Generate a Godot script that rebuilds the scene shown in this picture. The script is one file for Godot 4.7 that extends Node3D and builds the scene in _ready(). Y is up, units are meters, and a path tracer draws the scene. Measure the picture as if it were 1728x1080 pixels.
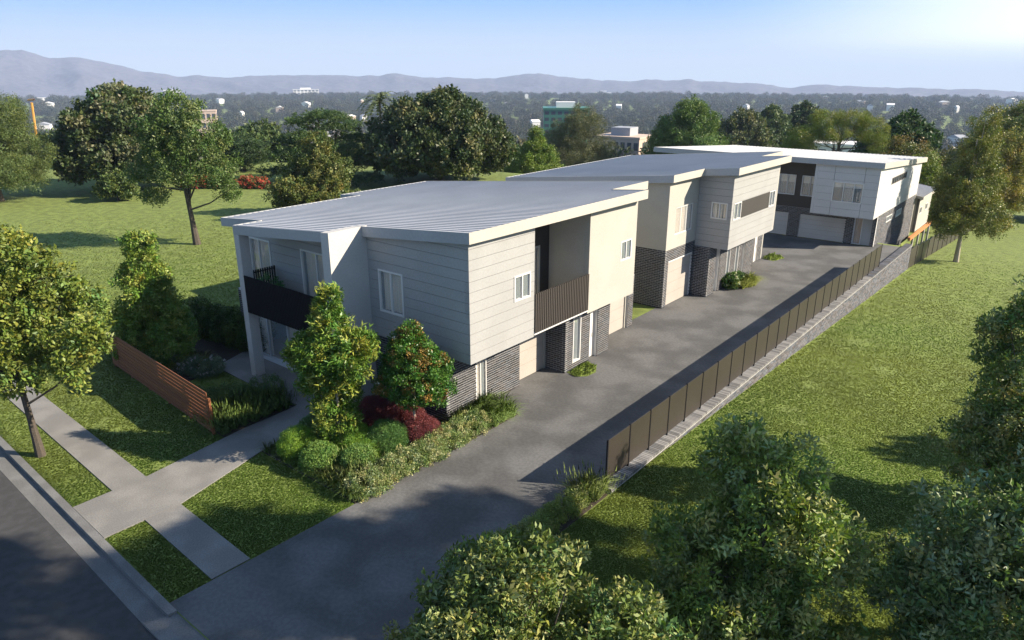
extends Node3D

var rng := RandomNumberGenerator.new()
var M := {}
var CL := {}
var names := {}
var unit := BoxMesh.new()
var brick_mesh: ArrayMesh
var paved: Array = []
var lumps := FastNoiseLite.new()
var lawn_worn := FastNoiseLite.new()
const CAM := Vector3(0, 12, 0)
const SUN := Vector3(-1.0, -0.7, 0.6)

# ------------------------------------------------------------------ helpers
func V(x, y, z) -> Vector3: return Vector3(x, y, z)
func P2(a: Array) -> PackedVector2Array:
	var p := PackedVector2Array()
	for q in a: p.append(Vector2(q[0], q[1]))
	return p
func rect(u0: float, u1: float, v0: float, v1: float) -> PackedVector2Array:
	return PackedVector2Array([Vector2(u0, v0), Vector2(u1, v0), Vector2(u1, v1), Vector2(u0, v1)])
func ss(a: float, b: float, x: float) -> float:
	var t := clampf((x - a) / (b - a), 0.0, 1.0)
	return t * t * (3.0 - 2.0 * t)
func numbered(n: String) -> String:
	names[n] = names.get(n, -1) + 1
	return n if names[n] == 0 else "%s_%03d" % [n, names[n]]

func thing(called: String, label: String, category: String, at := Vector3.ZERO, group := "") -> Node3D:
	var o := Node3D.new()
	o.name = numbered(called)
	add_child(o)
	o.position = at
	return tag(o, label, category, group)
func tag(o: Node3D, label: String, category: String, group := "") -> Node3D:
	o.set_meta("label", label)
	o.set_meta("category", category)
	if group != "": o.set_meta("group", group)
	return o
# a mesh given in world coordinates becomes a part of its parent
func put(called: String, mesh: Mesh, m: Material, parent: Node3D = self) -> MeshInstance3D:
	var o := MeshInstance3D.new()
	o.name = numbered(called) if parent == self else called
	o.mesh = mesh
	o.material_override = m
	parent.add_child(o, true)
	o.position = -world_of(parent)
	return o
func world_of(n: Node) -> Vector3:
	var p := Vector3.ZERO
	while n != self and n != null:
		p += (n as Node3D).position
		n = n.get_parent()
	return p
# a box from a to b
func slab(called: String, a: Vector3, b: Vector3, m: Material, parent: Node3D = self) -> MeshInstance3D:
	var bm := BoxMesh.new()
	bm.size = (b - a).abs()
	var o := put(called, bm, m, parent)
	o.position += (a + b) / 2.0
	return o
func st_new() -> SurfaceTool:
	var st := SurfaceTool.new()
	st.begin(Mesh.PRIMITIVE_TRIANGLES)
	return st
func tri(st: SurfaceTool, a: Vector3, b: Vector3, c: Vector3, n: Vector3) -> void:
	st.set_normal(n)
	if (b - a).cross(c - a).dot(n) > 0.0:
		st.add_vertex(a); st.add_vertex(c); st.add_vertex(b)
	else:
		st.add_vertex(a); st.add_vertex(b); st.add_vertex(c)
func quad(st: SurfaceTool, a: Vector3, b: Vector3, c: Vector3, d: Vector3, n: Vector3) -> void:
	tri(st, a, b, c, n)
	tri(st, a, c, d, n)
func face(st: SurfaceTool, a: Vector3, b: Vector3, c: Vector3) -> void:
	tri(st, a, b, c, (b - a).cross(c - a).normalized())
func on(axis: String, p: Vector2, w: float) -> Vector3:
	if axis == "x": return Vector3(w, p.y, p.x)
	if axis == "z": return Vector3(p.x, p.y, w)
	return Vector3(p.x, w, p.y)
func extrude(st: SurfaceTool, poly: PackedVector2Array, axis: String, a: float, b: float) -> void:
	var idx := Geometry2D.triangulate_polygon(poly)
	var n := on(axis, Vector2.ZERO, 1.0 if b > a else -1.0)
	for k in range(0, idx.size(), 3):
		tri(st, on(axis, poly[idx[k]], b), on(axis, poly[idx[k + 1]], b), on(axis, poly[idx[k + 2]], b), n)
		tri(st, on(axis, poly[idx[k]], a), on(axis, poly[idx[k + 1]], a), on(axis, poly[idx[k + 2]], a), -n)
	var cw := Geometry2D.is_polygon_clockwise(poly)
	for k in poly.size():
		var p := poly[k]
		var q := poly[(k + 1) % poly.size()]
		var e := (q - p).normalized()
		var o := Vector2(e.y, -e.x) if not cw else Vector2(-e.y, e.x)
		quad(st, on(axis, p, a), on(axis, q, a), on(axis, q, b), on(axis, p, b), on(axis, o, 0.0))
func prism(called: String, poly: PackedVector2Array, axis: String, a: float, b: float, m: Material, parent: Node3D = self) -> MeshInstance3D:
	var st := st_new()
	extrude(st, poly, axis, a, b)
	return put(called, st.commit(), m, parent)
# the polygon cut into horizontal strips and minus the holes
func strips(poly: PackedVector2Array, levels: Array, holes: Array) -> Array:
	var out := []
	for k in levels.size() - 1:
		for piece in Geometry2D.intersect_polygons(poly, rect(-500, 500, levels[k], levels[k + 1])):
			var rest := [piece]
			for h in holes:
				var next := []
				for r in rest: next.append_array(Geometry2D.clip_polygons(r, rect(h[0], h[1], h[2], h[3])))
				rest = next
			out.append_array(rest)
	return out
func bounds_v(poly: PackedVector2Array) -> Vector2:
	var lo := INF
	var hi := -INF
	for p in poly:
		lo = minf(lo, p.y)
		hi = maxf(hi, p.y)
	return Vector2(lo, hi)
func wall(called: String, axis: String, a: float, b: float, poly: PackedVector2Array, holes: Array, m: Material, parent: Node3D) -> MeshInstance3D:
	var bv := bounds_v(poly)
	var lv := [bv.x, bv.y]
	for h in holes:
		for y in [h[2], h[3]]:
			if y > bv.x and y < bv.y and not lv.has(y): lv.append(y)
	lv.sort()
	var st := st_new()
	for p in strips(poly, lv, holes): extrude(st, p, axis, a, b)
	return put(called, st.commit(), m, parent)
# horizontal boards, each a part, on a backing wall; dir is the side they face
func cladding(axis: String, plane: float, dir: float, poly: PackedVector2Array, holes: Array, pitch: float, start: float, m: Material, back: Material, parent: Node3D) -> void:
	var w := wall("clad_wall", axis, plane - dir * 0.2, plane - dir * 0.022, poly, holes, back, parent)
	var bv := bounds_v(poly)
	var v := start
	while v < bv.y:
		for p in strips(poly, [v + 0.014, minf(v + pitch, bv.y)], holes):
			prism("cladding_board", p, axis, plane - dir * 0.02, plane, m, w)
		v += pitch
# bricks: returns the course list; the near ones are made singly afterwards
var loose: Array = []
func brickwork(axis: String, plane: float, dir: float, poly_rect: Array, holes: Array, parent: Node3D, thick := 0.2, mortar: Material = null, tint := 1.0) -> void:
	var u0: float = poly_rect[0]
	var u1: float = poly_rect[1]
	var v0: float = poly_rect[2]
	var v1: float = poly_rect[3]
	var w := wall("brick_wall", axis, plane - dir * thick, plane - dir * 0.012, rect(u0, u1, v0, v1), holes, M.mortar if mortar == null else mortar, parent)
	var ch := 0.093
	var bl := 0.29
	var n := int(ceil((v1 - v0) / ch))
	var list := []
	for k in n:
		var va := v0 + k * ch
		var vb := minf(va + ch - 0.016, v1)
		if vb - va < 0.02: continue
		var u := u0 - (bl * 0.5 if k % 2 == 1 else 0.0)
		while u < u1:
			var segs := [[maxf(u, u0), minf(u + bl - 0.016, u1)]]
			for h in holes:
				if vb > h[2] + 0.001 and va < h[3] - 0.001:
					var nx := []
					for s in segs:
						if s[1] <= h[0] or s[0] >= h[1]: nx.append(s)
						else:
							if s[0] < h[0]: nx.append([s[0], h[0]])
							if s[1] > h[1]: nx.append([h[1], s[1]])
					segs = nx
			for s in segs:
				if s[1] - s[0] > 0.03:
					var c := Vector2((s[0] + s[1]) / 2.0, (va + vb) / 2.0)
					var d := 0.04
					var mid := on(axis, c, plane - dir * (d / 2.0 + rng.randf() * 0.003))
					var sz := Vector3(d, vb - va, s[1] - s[0]) if axis == "x" else Vector3(s[1] - s[0], vb - va, d)
					list.append([mid, sz, w, tint])
			u += bl
	loose.append_array(list)
func finish_bricks(singles: int) -> void:
	loose.sort_custom(func(a, b): return a[0].distance_squared_to(CAM) < b[0].distance_squared_to(CAM))
	var per := {}
	for k in loose.size():
		var e: Array = loose[k]
		var w: Node3D = e[2]
		if k < singles:
			var o := MeshInstance3D.new()
			o.name = "brick"
			o.mesh = brick_mesh
			o.material_override = M.bricks[rng.randi() % 5]
			w.add_child(o, true)
			o.transform = Transform3D(Basis.from_scale(e[1]), e[0])
		else:
			if not per.has(w): per[w] = []
			per[w].append(e)
	for w in per:
		var mm := MultiMesh.new()
		mm.transform_format = MultiMesh.TRANSFORM_3D
		mm.use_colors = true
		mm.mesh = brick_mesh
		mm.instance_count = per[w].size()
		for k in per[w].size():
			var e: Array = per[w][k]
			mm.set_instance_transform(k, Transform3D(Basis.from_scale(e[1]), e[0]))
			mm.set_instance_color(k, brick_color() * e[3])
		var o := MultiMeshInstance3D.new()
		o.name = "brickwork"
		o.multimesh = mm
		o.material_override = M.brick_multi
		o.set_meta("kind", "stuff")
		w.add_child(o, true)
	loose = []
func brick_color() -> Color:
	var k := rng.randf_range(0.024, 0.06)
	if rng.randf() < 0.12: k *= 0.6
	var w := rng.randf_range(-0.006, 0.006)
	return Color(k + w, k * 1.01, k * 1.14 - w)

func mat(r: float, g: float, b: float, rough := 0.8, spec := 0.5) -> StandardMaterial3D:
	var m := StandardMaterial3D.new()
	m.albedo_color = Color(r, g, b).linear_to_srgb()
	m.roughness = rough
	m.metallic_specular = spec
	return m
func noise_tex(freq: float, sd: int, colors: Array, offsets: Array, size := 512, oct := 5, kind := FastNoiseLite.TYPE_SIMPLEX_SMOOTH) -> NoiseTexture2D:
	var n := FastNoiseLite.new()
	n.noise_type = kind
	n.seed = sd
	n.frequency = freq
	n.fractal_octaves = oct
	var t := NoiseTexture2D.new()
	t.width = size
	t.height = size
	t.seamless = true
	t.noise = n
	if colors.size():
		var g := Gradient.new()
		g.offsets = PackedFloat32Array(offsets)
		var cs := PackedColorArray()
		for c in colors: cs.append(Color(c[0], c[1], c[2]).linear_to_srgb())
		g.colors = cs
		t.color_ramp = g
	return t
func bump_tex(freq: float, sd: int, strength: float, size := 512) -> NoiseTexture2D:
	var t := noise_tex(freq, sd, [], [], size, 4)
	t.as_normal_map = true
	t.bump_strength = strength
	return t
# world-mapped surface: fine grain, coarse patches over it, small relief
func surf(c1: Array, c2: Array, metres: float, rough: float, bump := 0.0, patch := 0.0, sd := 1, freq := 0.03) -> StandardMaterial3D:
	var m := StandardMaterial3D.new()
	m.roughness = rough
	m.albedo_texture = noise_tex(freq, sd, [c1, c2], [0.25, 0.75])
	m.uv1_triplanar = true
	m.uv1_world_triplanar = true
	m.uv1_scale = Vector3.ONE / metres
	if bump > 0.0:
		m.normal_enabled = true
		m.normal_texture = bump_tex(freq * 2.0, sd + 7, 6.0)
		m.normal_scale = bump
	if patch > 0.0:
		m.detail_enabled = true
		m.detail_blend_mode = BaseMaterial3D.BLEND_MODE_MUL
		m.detail_uv_layer = BaseMaterial3D.DETAIL_UV_2
		m.uv2_triplanar = true
		m.uv2_world_triplanar = true
		m.uv2_scale = Vector3.ONE / (metres * 7.3)
		m.detail_albedo = noise_tex(0.012, sd + 3, [[1.0 - patch, 1.0 - patch, 1.0 - patch], [1, 1, 1]], [0.3, 0.7])
	return m

# ------------------------------------------------------------------ ground
func kerb_off(x: float) -> float: return 0.03 * (clampf(x, -60.0, -15.0) + 15.0)
func G(x: float, z: float) -> float:
	var e := -0.045 * maxf(0.0, -z - 19.0) if z > -58.0 else -1.755 - 0.08 * (minf(-z, 110.0) - 58.0)
	var w := 0.0 if z > -75.0 else -0.03 * (minf(-z, 140.0) - 75.0)
	var wide := 0.5 + 24.5 * ss(66.0, 85.0, -z)
	var y := lerpf(e, w, ss(0.0, 1.0, ((-9.4 if z > -57.3 else -11.7) - x) / wide))
	y -= 0.3 * ss(20.6, 23.5, -x) * ss(11.2, 13.6, -z) * (1.0 - ss(32.0, 37.0, -x)) * (1.0 - ss(17.5, 22.0, -z))
	var r := Vector2(x, z).length()
	if z > -5.62 + kerb_off(x) and r < 100.0: y = -0.4
	var re := r + 26.0 * ss(50.0, 78.0, -z) * ss(18.0, 42.0, -x)
	if re > 112.0:
		var v := -70.0 * minf(1.0, (re - 112.0) / 520.0) if r < 2400.0 else 12.0 - 0.0345 * r
		y = y * maxf(0.0, 1.0 - (re - 112.0) / 300.0) + v
	return y
func lines(centre: float, near: float, first: float, growth: float, far: float, extra: Array) -> Array:
	var a := [centre]
	for s in [-1.0, 1.0]:
		var d := 0.0
		var step := first
		while d < far:
			if d > near: step *= growth
			d += step
			a.append(centre + s * d)
	for e in extra: a.append(e)
	a.sort()
	return a
func make_ground() -> void:
	var xs := lines(-22.0, 22.0, 0.8, 1.14, 5200.0, [-9.38, -9.9, -11.68, -12.2])
	var zs := lines(-26.0, 26.0, 0.8, 1.14, 5200.0, [-5.66, -5.6, -57.25, -57.35])
	var st := st_new()
	st.set_smooth_group(0)
	var pos := []
	for z in zs:
		for x in xs:
			var zz: float = z + kerb_off(x) * exp(-pow((z + 6.0) / 3.0, 2.0))
			var y := G(x, zz)
			st.add_vertex(Vector3(x, y - 0.02, zz))
	var n := xs.size()
	for j in zs.size() - 1:
		for i in n - 1:
			var k: int = j * n + i
			for q in [k, k + 1, k + n, k + 1, k + n + 1, k + n]: st.add_index(q)
	st.generate_normals()
	var o := put("ground", st.commit(), M.lawn)
	o.set_meta("kind", "structure")
func drape(called: String, poly: PackedVector2Array, up: float, m: Material, cell := 0.7, thick := 0.12) -> MeshInstance3D:
	var lo := poly[0]
	var hi := poly[0]
	for p in poly:
		lo = lo.min(p)
		hi = hi.max(p)
	var st := st_new()
	var x := lo.x
	while x < hi.x:
		var z := lo.y
		while z < hi.y:
			for piece in Geometry2D.intersect_polygons(poly, rect(x, x + cell, z, z + cell)):
				var idx := Geometry2D.triangulate_polygon(piece)
				for k in range(0, idx.size(), 3):
					var a := []
					for q in 3:
						var p: Vector2 = piece[idx[k + q]]
						a.append(Vector3(p.x, G(p.x, p.y) + up, p.y))
					tri(st, a[0], a[1], a[2], Vector3.UP)
			z += cell
		x += cell
	for k in poly.size():
		var p := poly[k]
		var q := poly[(k + 1) % poly.size()]
		var n := int(ceil(p.distance_to(q) / cell))
		for i in n:
			var s := p.lerp(q, float(i) / n)
			var t := p.lerp(q, float(i + 1) / n)
			var a := Vector3(s.x, G(s.x, s.y) + up, s.y)
			var b := Vector3(t.x, G(t.x, t.y) + up, t.y)
			face(st, a, b, b - V(0, thick, 0))
			face(st, a, b - V(0, thick, 0), a - V(0, thick, 0))
	var o := put(called, st.commit(), m)
	o.set_meta("kind", "structure")
	paved.append(poly)
	return o
func struct(o: Node3D) -> Node3D:
	o.set_meta("kind", "structure")
	return o

# ------------------------------------------------------------------ plants
func clump(n: int, leaf: float, wide: float, sd: int, up := 0.5, hue := 0.12, flat := 1.0) -> ArrayMesh:
	var r := RandomNumberGenerator.new()
	r.seed = sd
	var vs := PackedVector3Array()
	var ns := PackedVector3Array()
	var cs := PackedColorArray()
	for i in n:
		var p := Vector3(r.randfn(), r.randfn() * flat, r.randfn()).normalized() * 0.5 * pow(r.randf(), 0.45)
		p.y *= flat
		var d := (p.normalized() * 0.8 + Vector3(r.randfn(), r.randfn() + up, r.randfn()) * 0.6).normalized()
		var s := d.cross(Vector3(r.randfn(), r.randfn() + 1.5, r.randfn())).normalized()
		var nn := s.cross(d).normalized()
		if nn.y < 0.0:
			nn = -nn
			s = -s
		var l := leaf * r.randf_range(0.7, 1.25)
		var w := wide * r.randf_range(0.7, 1.2)
		var a := p - d * l * 0.5
		var b := p + d * l * 0.5 - nn * l * 0.12
		var e := p + s * w * 0.5 + nn * l * 0.06 - d * l * 0.05
		var f := p - s * w * 0.5 + nn * l * 0.06 - d * l * 0.05
		for q in [a, b, e, a, f, b]: vs.append(q)
		var k := r.randf_range(0.72, 1.25)
		var y := r.randf_range(-hue, hue)
		for q in 6:
			ns.append(nn)
			cs.append(Color(k * (1.0 + y * 1.6), k * (1.0 + y * 0.4), k * (1.0 - y)))
	return arrays(vs, ns, cs)
func arrays(vs: PackedVector3Array, ns: PackedVector3Array, cs: PackedColorArray) -> ArrayMesh:
	var a := []
	a.resize(Mesh.ARRAY_MAX)
	a[Mesh.ARRAY_VERTEX] = vs
	if ns.size(): a[Mesh.ARRAY_NORMAL] = ns
	a[Mesh.ARRAY_COLOR] = cs
	var am := ArrayMesh.new()
	am.add_surface_from_arrays(Mesh.PRIMITIVE_TRIANGLES, a)
	return am
# upright blades fanning out of one root, height about 1
func tuft(n: int, wide: float, lean: float, sd: int, plume := 0.0) -> ArrayMesh:
	var r := RandomNumberGenerator.new()
	r.seed = sd
	var vs := PackedVector3Array()
	var ns := PackedVector3Array()
	var cs := PackedColorArray()
	for i in n:
		var an := r.randf() * TAU
		var out := Vector3(cos(an), 0, sin(an))
		var side := Vector3(-sin(an), 0, cos(an)).rotated(Vector3.UP, r.randfn() * 0.5)
		var h := r.randf_range(0.55, 1.0)
		var l := lean * r.randf_range(0.2, 1.0)
		var root := out * r.randf() * 0.12 * lean
		var mid := root + out * l * 0.45 + Vector3.UP * h * 0.65
		var tip := root + out * l * 1.1 + Vector3.UP * h * (0.95 - 0.35 * l)
		var w := side * wide * 0.5
		var k := r.randf_range(0.7, 1.25)
		var c0 := Color(k, k, k)
		var nn := (out * 0.5 + Vector3.UP * 0.8).normalized()
		if (w * 2.0).cross(mid - root).dot(nn) > 0.0: w = -w
		for q in [root - w, root + w, mid + w * 0.8, root - w, mid + w * 0.8, mid - w * 0.8, mid - w * 0.8, mid + w * 0.8, tip]:
			vs.append(q)
			ns.append(nn)
			cs.append(c0)
		if plume > 0.0 and r.randf() < plume:
			var t2 := tip + Vector3.UP * 0.22 + out * 0.06
			for q in [tip - w * 2.0, tip + w * 2.0, t2]:
				vs.append(q)
				ns.append(out)
				cs.append(Color(3.6, 2.6, 3.4))
	return arrays(vs, ns, cs)
func scatter(called: String, mesh: Mesh, xf: Array, cols: Array, m: Material, parent: Node3D) -> MultiMeshInstance3D:
	var mm := MultiMesh.new()
	mm.transform_format = MultiMesh.TRANSFORM_3D
	mm.use_colors = true
	mm.mesh = mesh
	mm.instance_count = xf.size()
	for k in xf.size():
		mm.set_instance_transform(k, xf[k])
		mm.set_instance_color(k, cols[k])
	var o := MultiMeshInstance3D.new()
	o.name = numbered(called) if parent == self else called
	o.multimesh = mm
	o.material_override = m
	parent.add_child(o, true)
	return o
func spin(up := false) -> Basis:
	var b := Basis(Vector3.UP, rng.randf() * TAU)
	if not up: b = b * Basis(Vector3.RIGHT, rng.randfn() * 0.5) * Basis(Vector3.FORWARD, rng.randfn() * 0.5)
	return b
func tube(st: SurfaceTool, pts: Array, radii: Array, sides := 7) -> void:
	var rings := []
	for k in pts.size():
		var d: Vector3 = (pts[mini(k + 1, pts.size() - 1)] - pts[maxi(k - 1, 0)]).normalized()
		var s := d.cross(Vector3.FORWARD if absf(d.z) < 0.9 else Vector3.RIGHT).normalized()
		var t := d.cross(s)
		var ring := []
		for i in sides:
			var a := TAU * i / sides
			ring.append(pts[k] + (s * cos(a) + t * sin(a)) * radii[k])
		rings.append(ring)
	for k in pts.size() - 1:
		for i in sides:
			var j := (i + 1) % sides
			var n: Vector3 = ((rings[k][i] + rings[k][j]) / 2.0 - pts[k]).normalized()
			quad(st, rings[k][i], rings[k][j], rings[k + 1][j], rings[k + 1][i], n)
# d: at, trunk [height, radius], wood, blobs [[x,y,z,rx,ry,rz]...], n, size, kind, tint, gap
func tree(called: String, label: String, d: Dictionary, group := "") -> Node3D:
	var at: Vector3 = d.at
	if not d.has("fixed"): at.y = G(at.x, at.z) - 0.04
	var t := thing(called, label, d.get("category", "tree"), at, group)
	var blobs: Array = d.blobs
	if d.has("trunk"):
		var st := st_new()
		var th: float = d.trunk[0]
		var tr: float = d.trunk[1]
		var lean := Vector3(rng.randfn() * 0.03, 0, rng.randfn() * 0.03)
		var pts := []
		var rad := []
		var topy: float = d.get("leader", th * 1.6)
		for k in 6:
			var f := k / 5.0
			pts.append(Vector3(0, topy * f, 0) + lean * topy * f + Vector3(rng.randfn(), 0, rng.randfn()) * tr * 0.25 * f)
			rad.append(tr * (1.35 if k == 0 else 1.0) * (1.0 - 0.75 * f))
		tube(st, pts, rad, 8)
		for k in int(d.get("limbs", 9)):
			var b: Array = blobs[k % blobs.size()]
			var f := rng.randf_range(th / topy * 0.75, 0.9)
			var base: Vector3 = Vector3(0, topy * f, 0) + lean * topy * f
			var goal := Vector3(b[0], b[1], b[2]) + Vector3(rng.randf_range(-1, 1) * b[3], rng.randf() * b[4] * 0.6, rng.randf_range(-1, 1) * b[5]) * 0.6
			if goal.y < base.y + 0.2: goal.y = base.y + rng.randf_range(0.2, 0.8)
			var mid := base.lerp(goal, 0.5) + Vector3(0, -0.06 * base.distance_to(goal), 0)
			tube(st, [base, mid, goal], [tr * 0.42 * (1.1 - f), tr * 0.3 * (1.1 - f), tr * 0.08], 5)
		var o := MeshInstance3D.new()
		o.name = "trunk"
		o.mesh = st.commit()
		o.material_override = M[d.get("wood", "bark")]
		t.add_child(o)
	var vol := []
	var total := 0.0
	for b in blobs:
		total += pow(b[3] * b[4] * b[5], 0.72)
		vol.append(total)
	var xf := []
	var cols := []
	var tint: Color = d.tint
	tint = Color(tint.r * 1.85, tint.g * 2.0, tint.b * 1.8)
	var gap: float = d.get("gap", -0.1)
	var size: float = d.size
	var shell: float = d.get("shell", 0.55)
	var tries := 0
	var flat: float = d.get("flat", 1.0)
	while xf.size() < int(d.n) and tries < int(d.n) * 6:
		tries += 1
		var pick := rng.randf() * total
		var bi := 0
		while vol[bi] < pick: bi += 1
		var b: Array = blobs[bi]
		var u := Vector3(rng.randfn(), rng.randfn(), rng.randfn()).normalized()
		if d.has("dome") and u.y < -0.15: continue
		var rr := lerpf(shell, 1.0, sqrt(rng.randf()))
		var p: Vector3 = Vector3(b[0], b[1], b[2]) + u * Vector3(b[3], b[4], b[5]) * rr
		var nz := lumps.get_noise_3dv((p + at) * d.get("lump", 1.0))
		if nz < gap: continue
		if not d.has("smooth"): p += u * (nz * b[3] * 0.45)
		if p.y < 0.05: continue
		var s := size * rng.randf_range(0.7, 1.3)
		var bas := spin(d.has("upright"))
		xf.append(Transform3D(bas.scaled(Vector3(s, s * flat, s)), p))
		var j := rng.randf_range(0.8, 1.2)
		var y := rng.randfn() * 0.08
		var tc := tint
		if d.has("tint2") and rng.randf() < d.get("mix", 0.3): tc = d.tint2 * 1.85
		cols.append(Color(tc.r * j * (1.0 + y), tc.g * j, tc.b * j * (1.0 - y)))
	var crown := scatter(d.get("crown", "crown"), CL[d.kind], xf, cols, M.leaf if not d.has("leafmat") else M[d.leafmat], t)
	crown.set_meta("kind", "stuff")
	if d.has("flowers"):
		var fx := []
		var fc := []
		for k in int(d.flowers):
			var q: Transform3D = xf[rng.randi() % xf.size()]
			fx.append(Transform3D(spin().scaled(Vector3.ONE * d.get("flower_size", 0.14)), q.origin + Vector3(rng.randfn(), absf(rng.randfn()), rng.randfn()) * 0.08))
			fc.append(d.flower_tint)
		var fl := scatter("blossom", CL.flower, fx, fc, M.leaf, t)
		fl.set_meta("kind", "stuff")
	return t
func lawn_at(x: float, z: float) -> bool:
	var p := Vector2(x, z)
	for q in paved:
		if Geometry2D.is_point_in_polygon(p, q): return false
	return z < -5.7 + kerb_off(x)
func planting(called: String, label: String, category: String, poly: PackedVector2Array, per: float, mesh: Mesh, lo: float, hi: float, tint: Color, m: Material, tint2 = null) -> void:
	var a := poly[0]
	var b := poly[0]
	for p in poly:
		a = a.min(p)
		b = b.max(p)
	var xf := []
	var cols := []
	for k in int((b.x - a.x) * (b.y - a.y) * per):
		var p := Vector2(rng.randf_range(a.x, b.x), rng.randf_range(a.y, b.y))
		if not Geometry2D.is_point_in_polygon(p, poly): continue
		var s := rng.randf_range(lo, hi)
		xf.append(Transform3D(spin(true).scaled(Vector3.ONE * s), Vector3(p.x, G(p.x, p.y), p.y)))
		var j := rng.randf_range(0.75, 1.25) * 1.7
		var c: Color = tint if tint2 == null or rng.randf() < 0.6 else tint2
		cols.append(Color(c.r * j, c.g * j, c.b * j))
	var o := scatter(called, mesh, xf, cols, m, self)
	tag(o, label, category)
	o.set_meta("kind", "stuff")

# ------------------------------------------------------------------ house pieces
# a framed window set in a hole [u0,u1,v0,v1]; bars are fractions of the width; dir is the side it faces
func window(axis: String, plane: float, dir: float, h: Array, bars: Array, fm: Material, parent: Node3D, o := {}) -> Node3D:
	var f: float = o.get("frame", 0.06)
	var proud: float = o.get("proud", 0.025)
	var a := plane - dir * 0.07
	var b := plane + dir * proud
	var st := st_new()
	extrude(st, rect(h[0], h[1], h[3] - f, h[3]), axis, a, b)
	extrude(st, rect(h[0], h[1], h[2], h[2] + f), axis, a, b)
	extrude(st, rect(h[0], h[0] + f, h[2] + f, h[3] - f), axis, a, b)
	extrude(st, rect(h[1] - f, h[1], h[2] + f, h[3] - f), axis, a, b)
	var w := put("window", st.commit(), fm, parent)
	var edge := [h[0] + f]
	for q in bars:
		var c: float = lerpf(h[0], h[1], q)
		prism("mullion", rect(c - f * 0.4, c + f * 0.4, h[2] + f, h[3] - f), axis, a, b - dir * 0.01, fm, w)
		edge.append(c - f * 0.4)
		edge.append(c + f * 0.4)
	edge.append(h[1] - f)
	for k in range(0, edge.size(), 2):
		prism("pane", rect(edge[k], edge[k + 1], h[2] + f, h[3] - f), axis, plane - dir * 0.045, plane - dir * 0.038, M.glass, w)
	if o.has("curtain"):
		for c in o.curtain:
			var u0: float = lerpf(h[0], h[1], c[0])
			var u1: float = lerpf(h[0], h[1], c[1])
			curtain(axis, plane - dir * o.get("back", 0.22), dir, u0, u1, h[2] + 0.02, h[3], M.curtain if not o.has("cloth") else o.cloth, w)
	if o.has("blind"):
		prism("blind", rect(h[0], h[1], lerpf(h[2], h[3], o.blind), h[3]), axis, plane - dir * 0.14, plane - dir * 0.13, M.blind, w)
	return w
func curtain(axis: String, plane: float, dir: float, u0: float, u1: float, v0: float, v1: float, m: Material, parent: Node3D) -> void:
	var st := st_new()
	var n := int((u1 - u0) / 0.025) + 2
	for k in n:
		var ua := lerpf(u0, u1, float(k) / n)
		var ub := lerpf(u0, u1, float(k + 1) / n)
		var wa := plane + 0.035 * sin(ua * 42.0) * dir
		var wb := plane + 0.035 * sin(ub * 42.0) * dir
		var p := [on(axis, Vector2(ua, v0), wa), on(axis, Vector2(ub, v0), wb), on(axis, Vector2(ub, v1), wb), on(axis, Vector2(ua, v1), wa)]
		face(st, p[0], p[1], p[2])
		face(st, p[0], p[2], p[3])
	put("curtain", st.commit(), m, parent)
func garage(axis: String, plane: float, dir: float, h: Array, n: int, m: Material, parent: Node3D) -> void:
	var d := prism("garage_door", rect(h[0], h[1], h[2], h[3]), axis, plane - dir * 0.06, plane - dir * 0.02, M.seam, parent)
	for k in n:
		var a: float = lerpf(h[2] + 0.02, h[3], float(k) / n)
		var b: float = lerpf(h[2] + 0.02, h[3], float(k + 1) / n) - 0.012
		prism("door_panel", rect(h[0], h[1], a, b), axis, plane - dir * 0.02, plane, m, d)
func door(axis: String, plane: float, dir: float, h: Array, m: Material, parent: Node3D) -> void:
	var d := prism("door", rect(h[0] + 0.05, h[1] - 0.05, h[2], h[3] - 0.05), axis, plane - dir * 0.05, plane, m, parent)
	var st := st_new()
	extrude(st, rect(h[0], h[1], h[3] - 0.05, h[3]), axis, plane - dir * 0.08, plane + dir * 0.03)
	extrude(st, rect(h[0], h[0] + 0.05, h[2], h[3] - 0.05), axis, plane - dir * 0.08, plane + dir * 0.03)
	extrude(st, rect(h[1] - 0.05, h[1], h[2], h[3] - 0.05), axis, plane - dir * 0.08, plane + dir * 0.03)
	put("door_frame", st.commit(), M.white, d)
	prism("handle", rect(h[0] + 0.1, h[0] + 0.14, 0.95, 1.12), axis, plane, plane + dir * 0.05, M.steel, d)
# slatted guard rail along u
func balustrade(axis: String, plane: float, u0: float, u1: float, v0: float, v1: float, pitch: float, m: Material, parent: Node3D, deep := 0.05) -> void:
	var st := st_new()
	extrude(st, rect(u0, u1, v0 + 0.1, v0 + 0.15), axis, plane - 0.055 - deep * 0.5, plane - deep * 0.5 - 0.005)
	extrude(st, rect(u0, u1, v1 - 0.14, v1 - 0.09), axis, plane - 0.055 - deep * 0.5, plane - deep * 0.5 - 0.005)
	var b := put("balustrade", st.commit(), m, parent)
	var n := int((u1 - u0) / pitch)
	for k in n + 1:
		var u := lerpf(u0 + 0.02, u1 - 0.02, float(k) / n)
		prism("batten", rect(u - pitch * 0.29, u + pitch * 0.29, v0, v1), axis, plane - deep / 2.0, plane + deep / 2.0, m, b)
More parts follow.
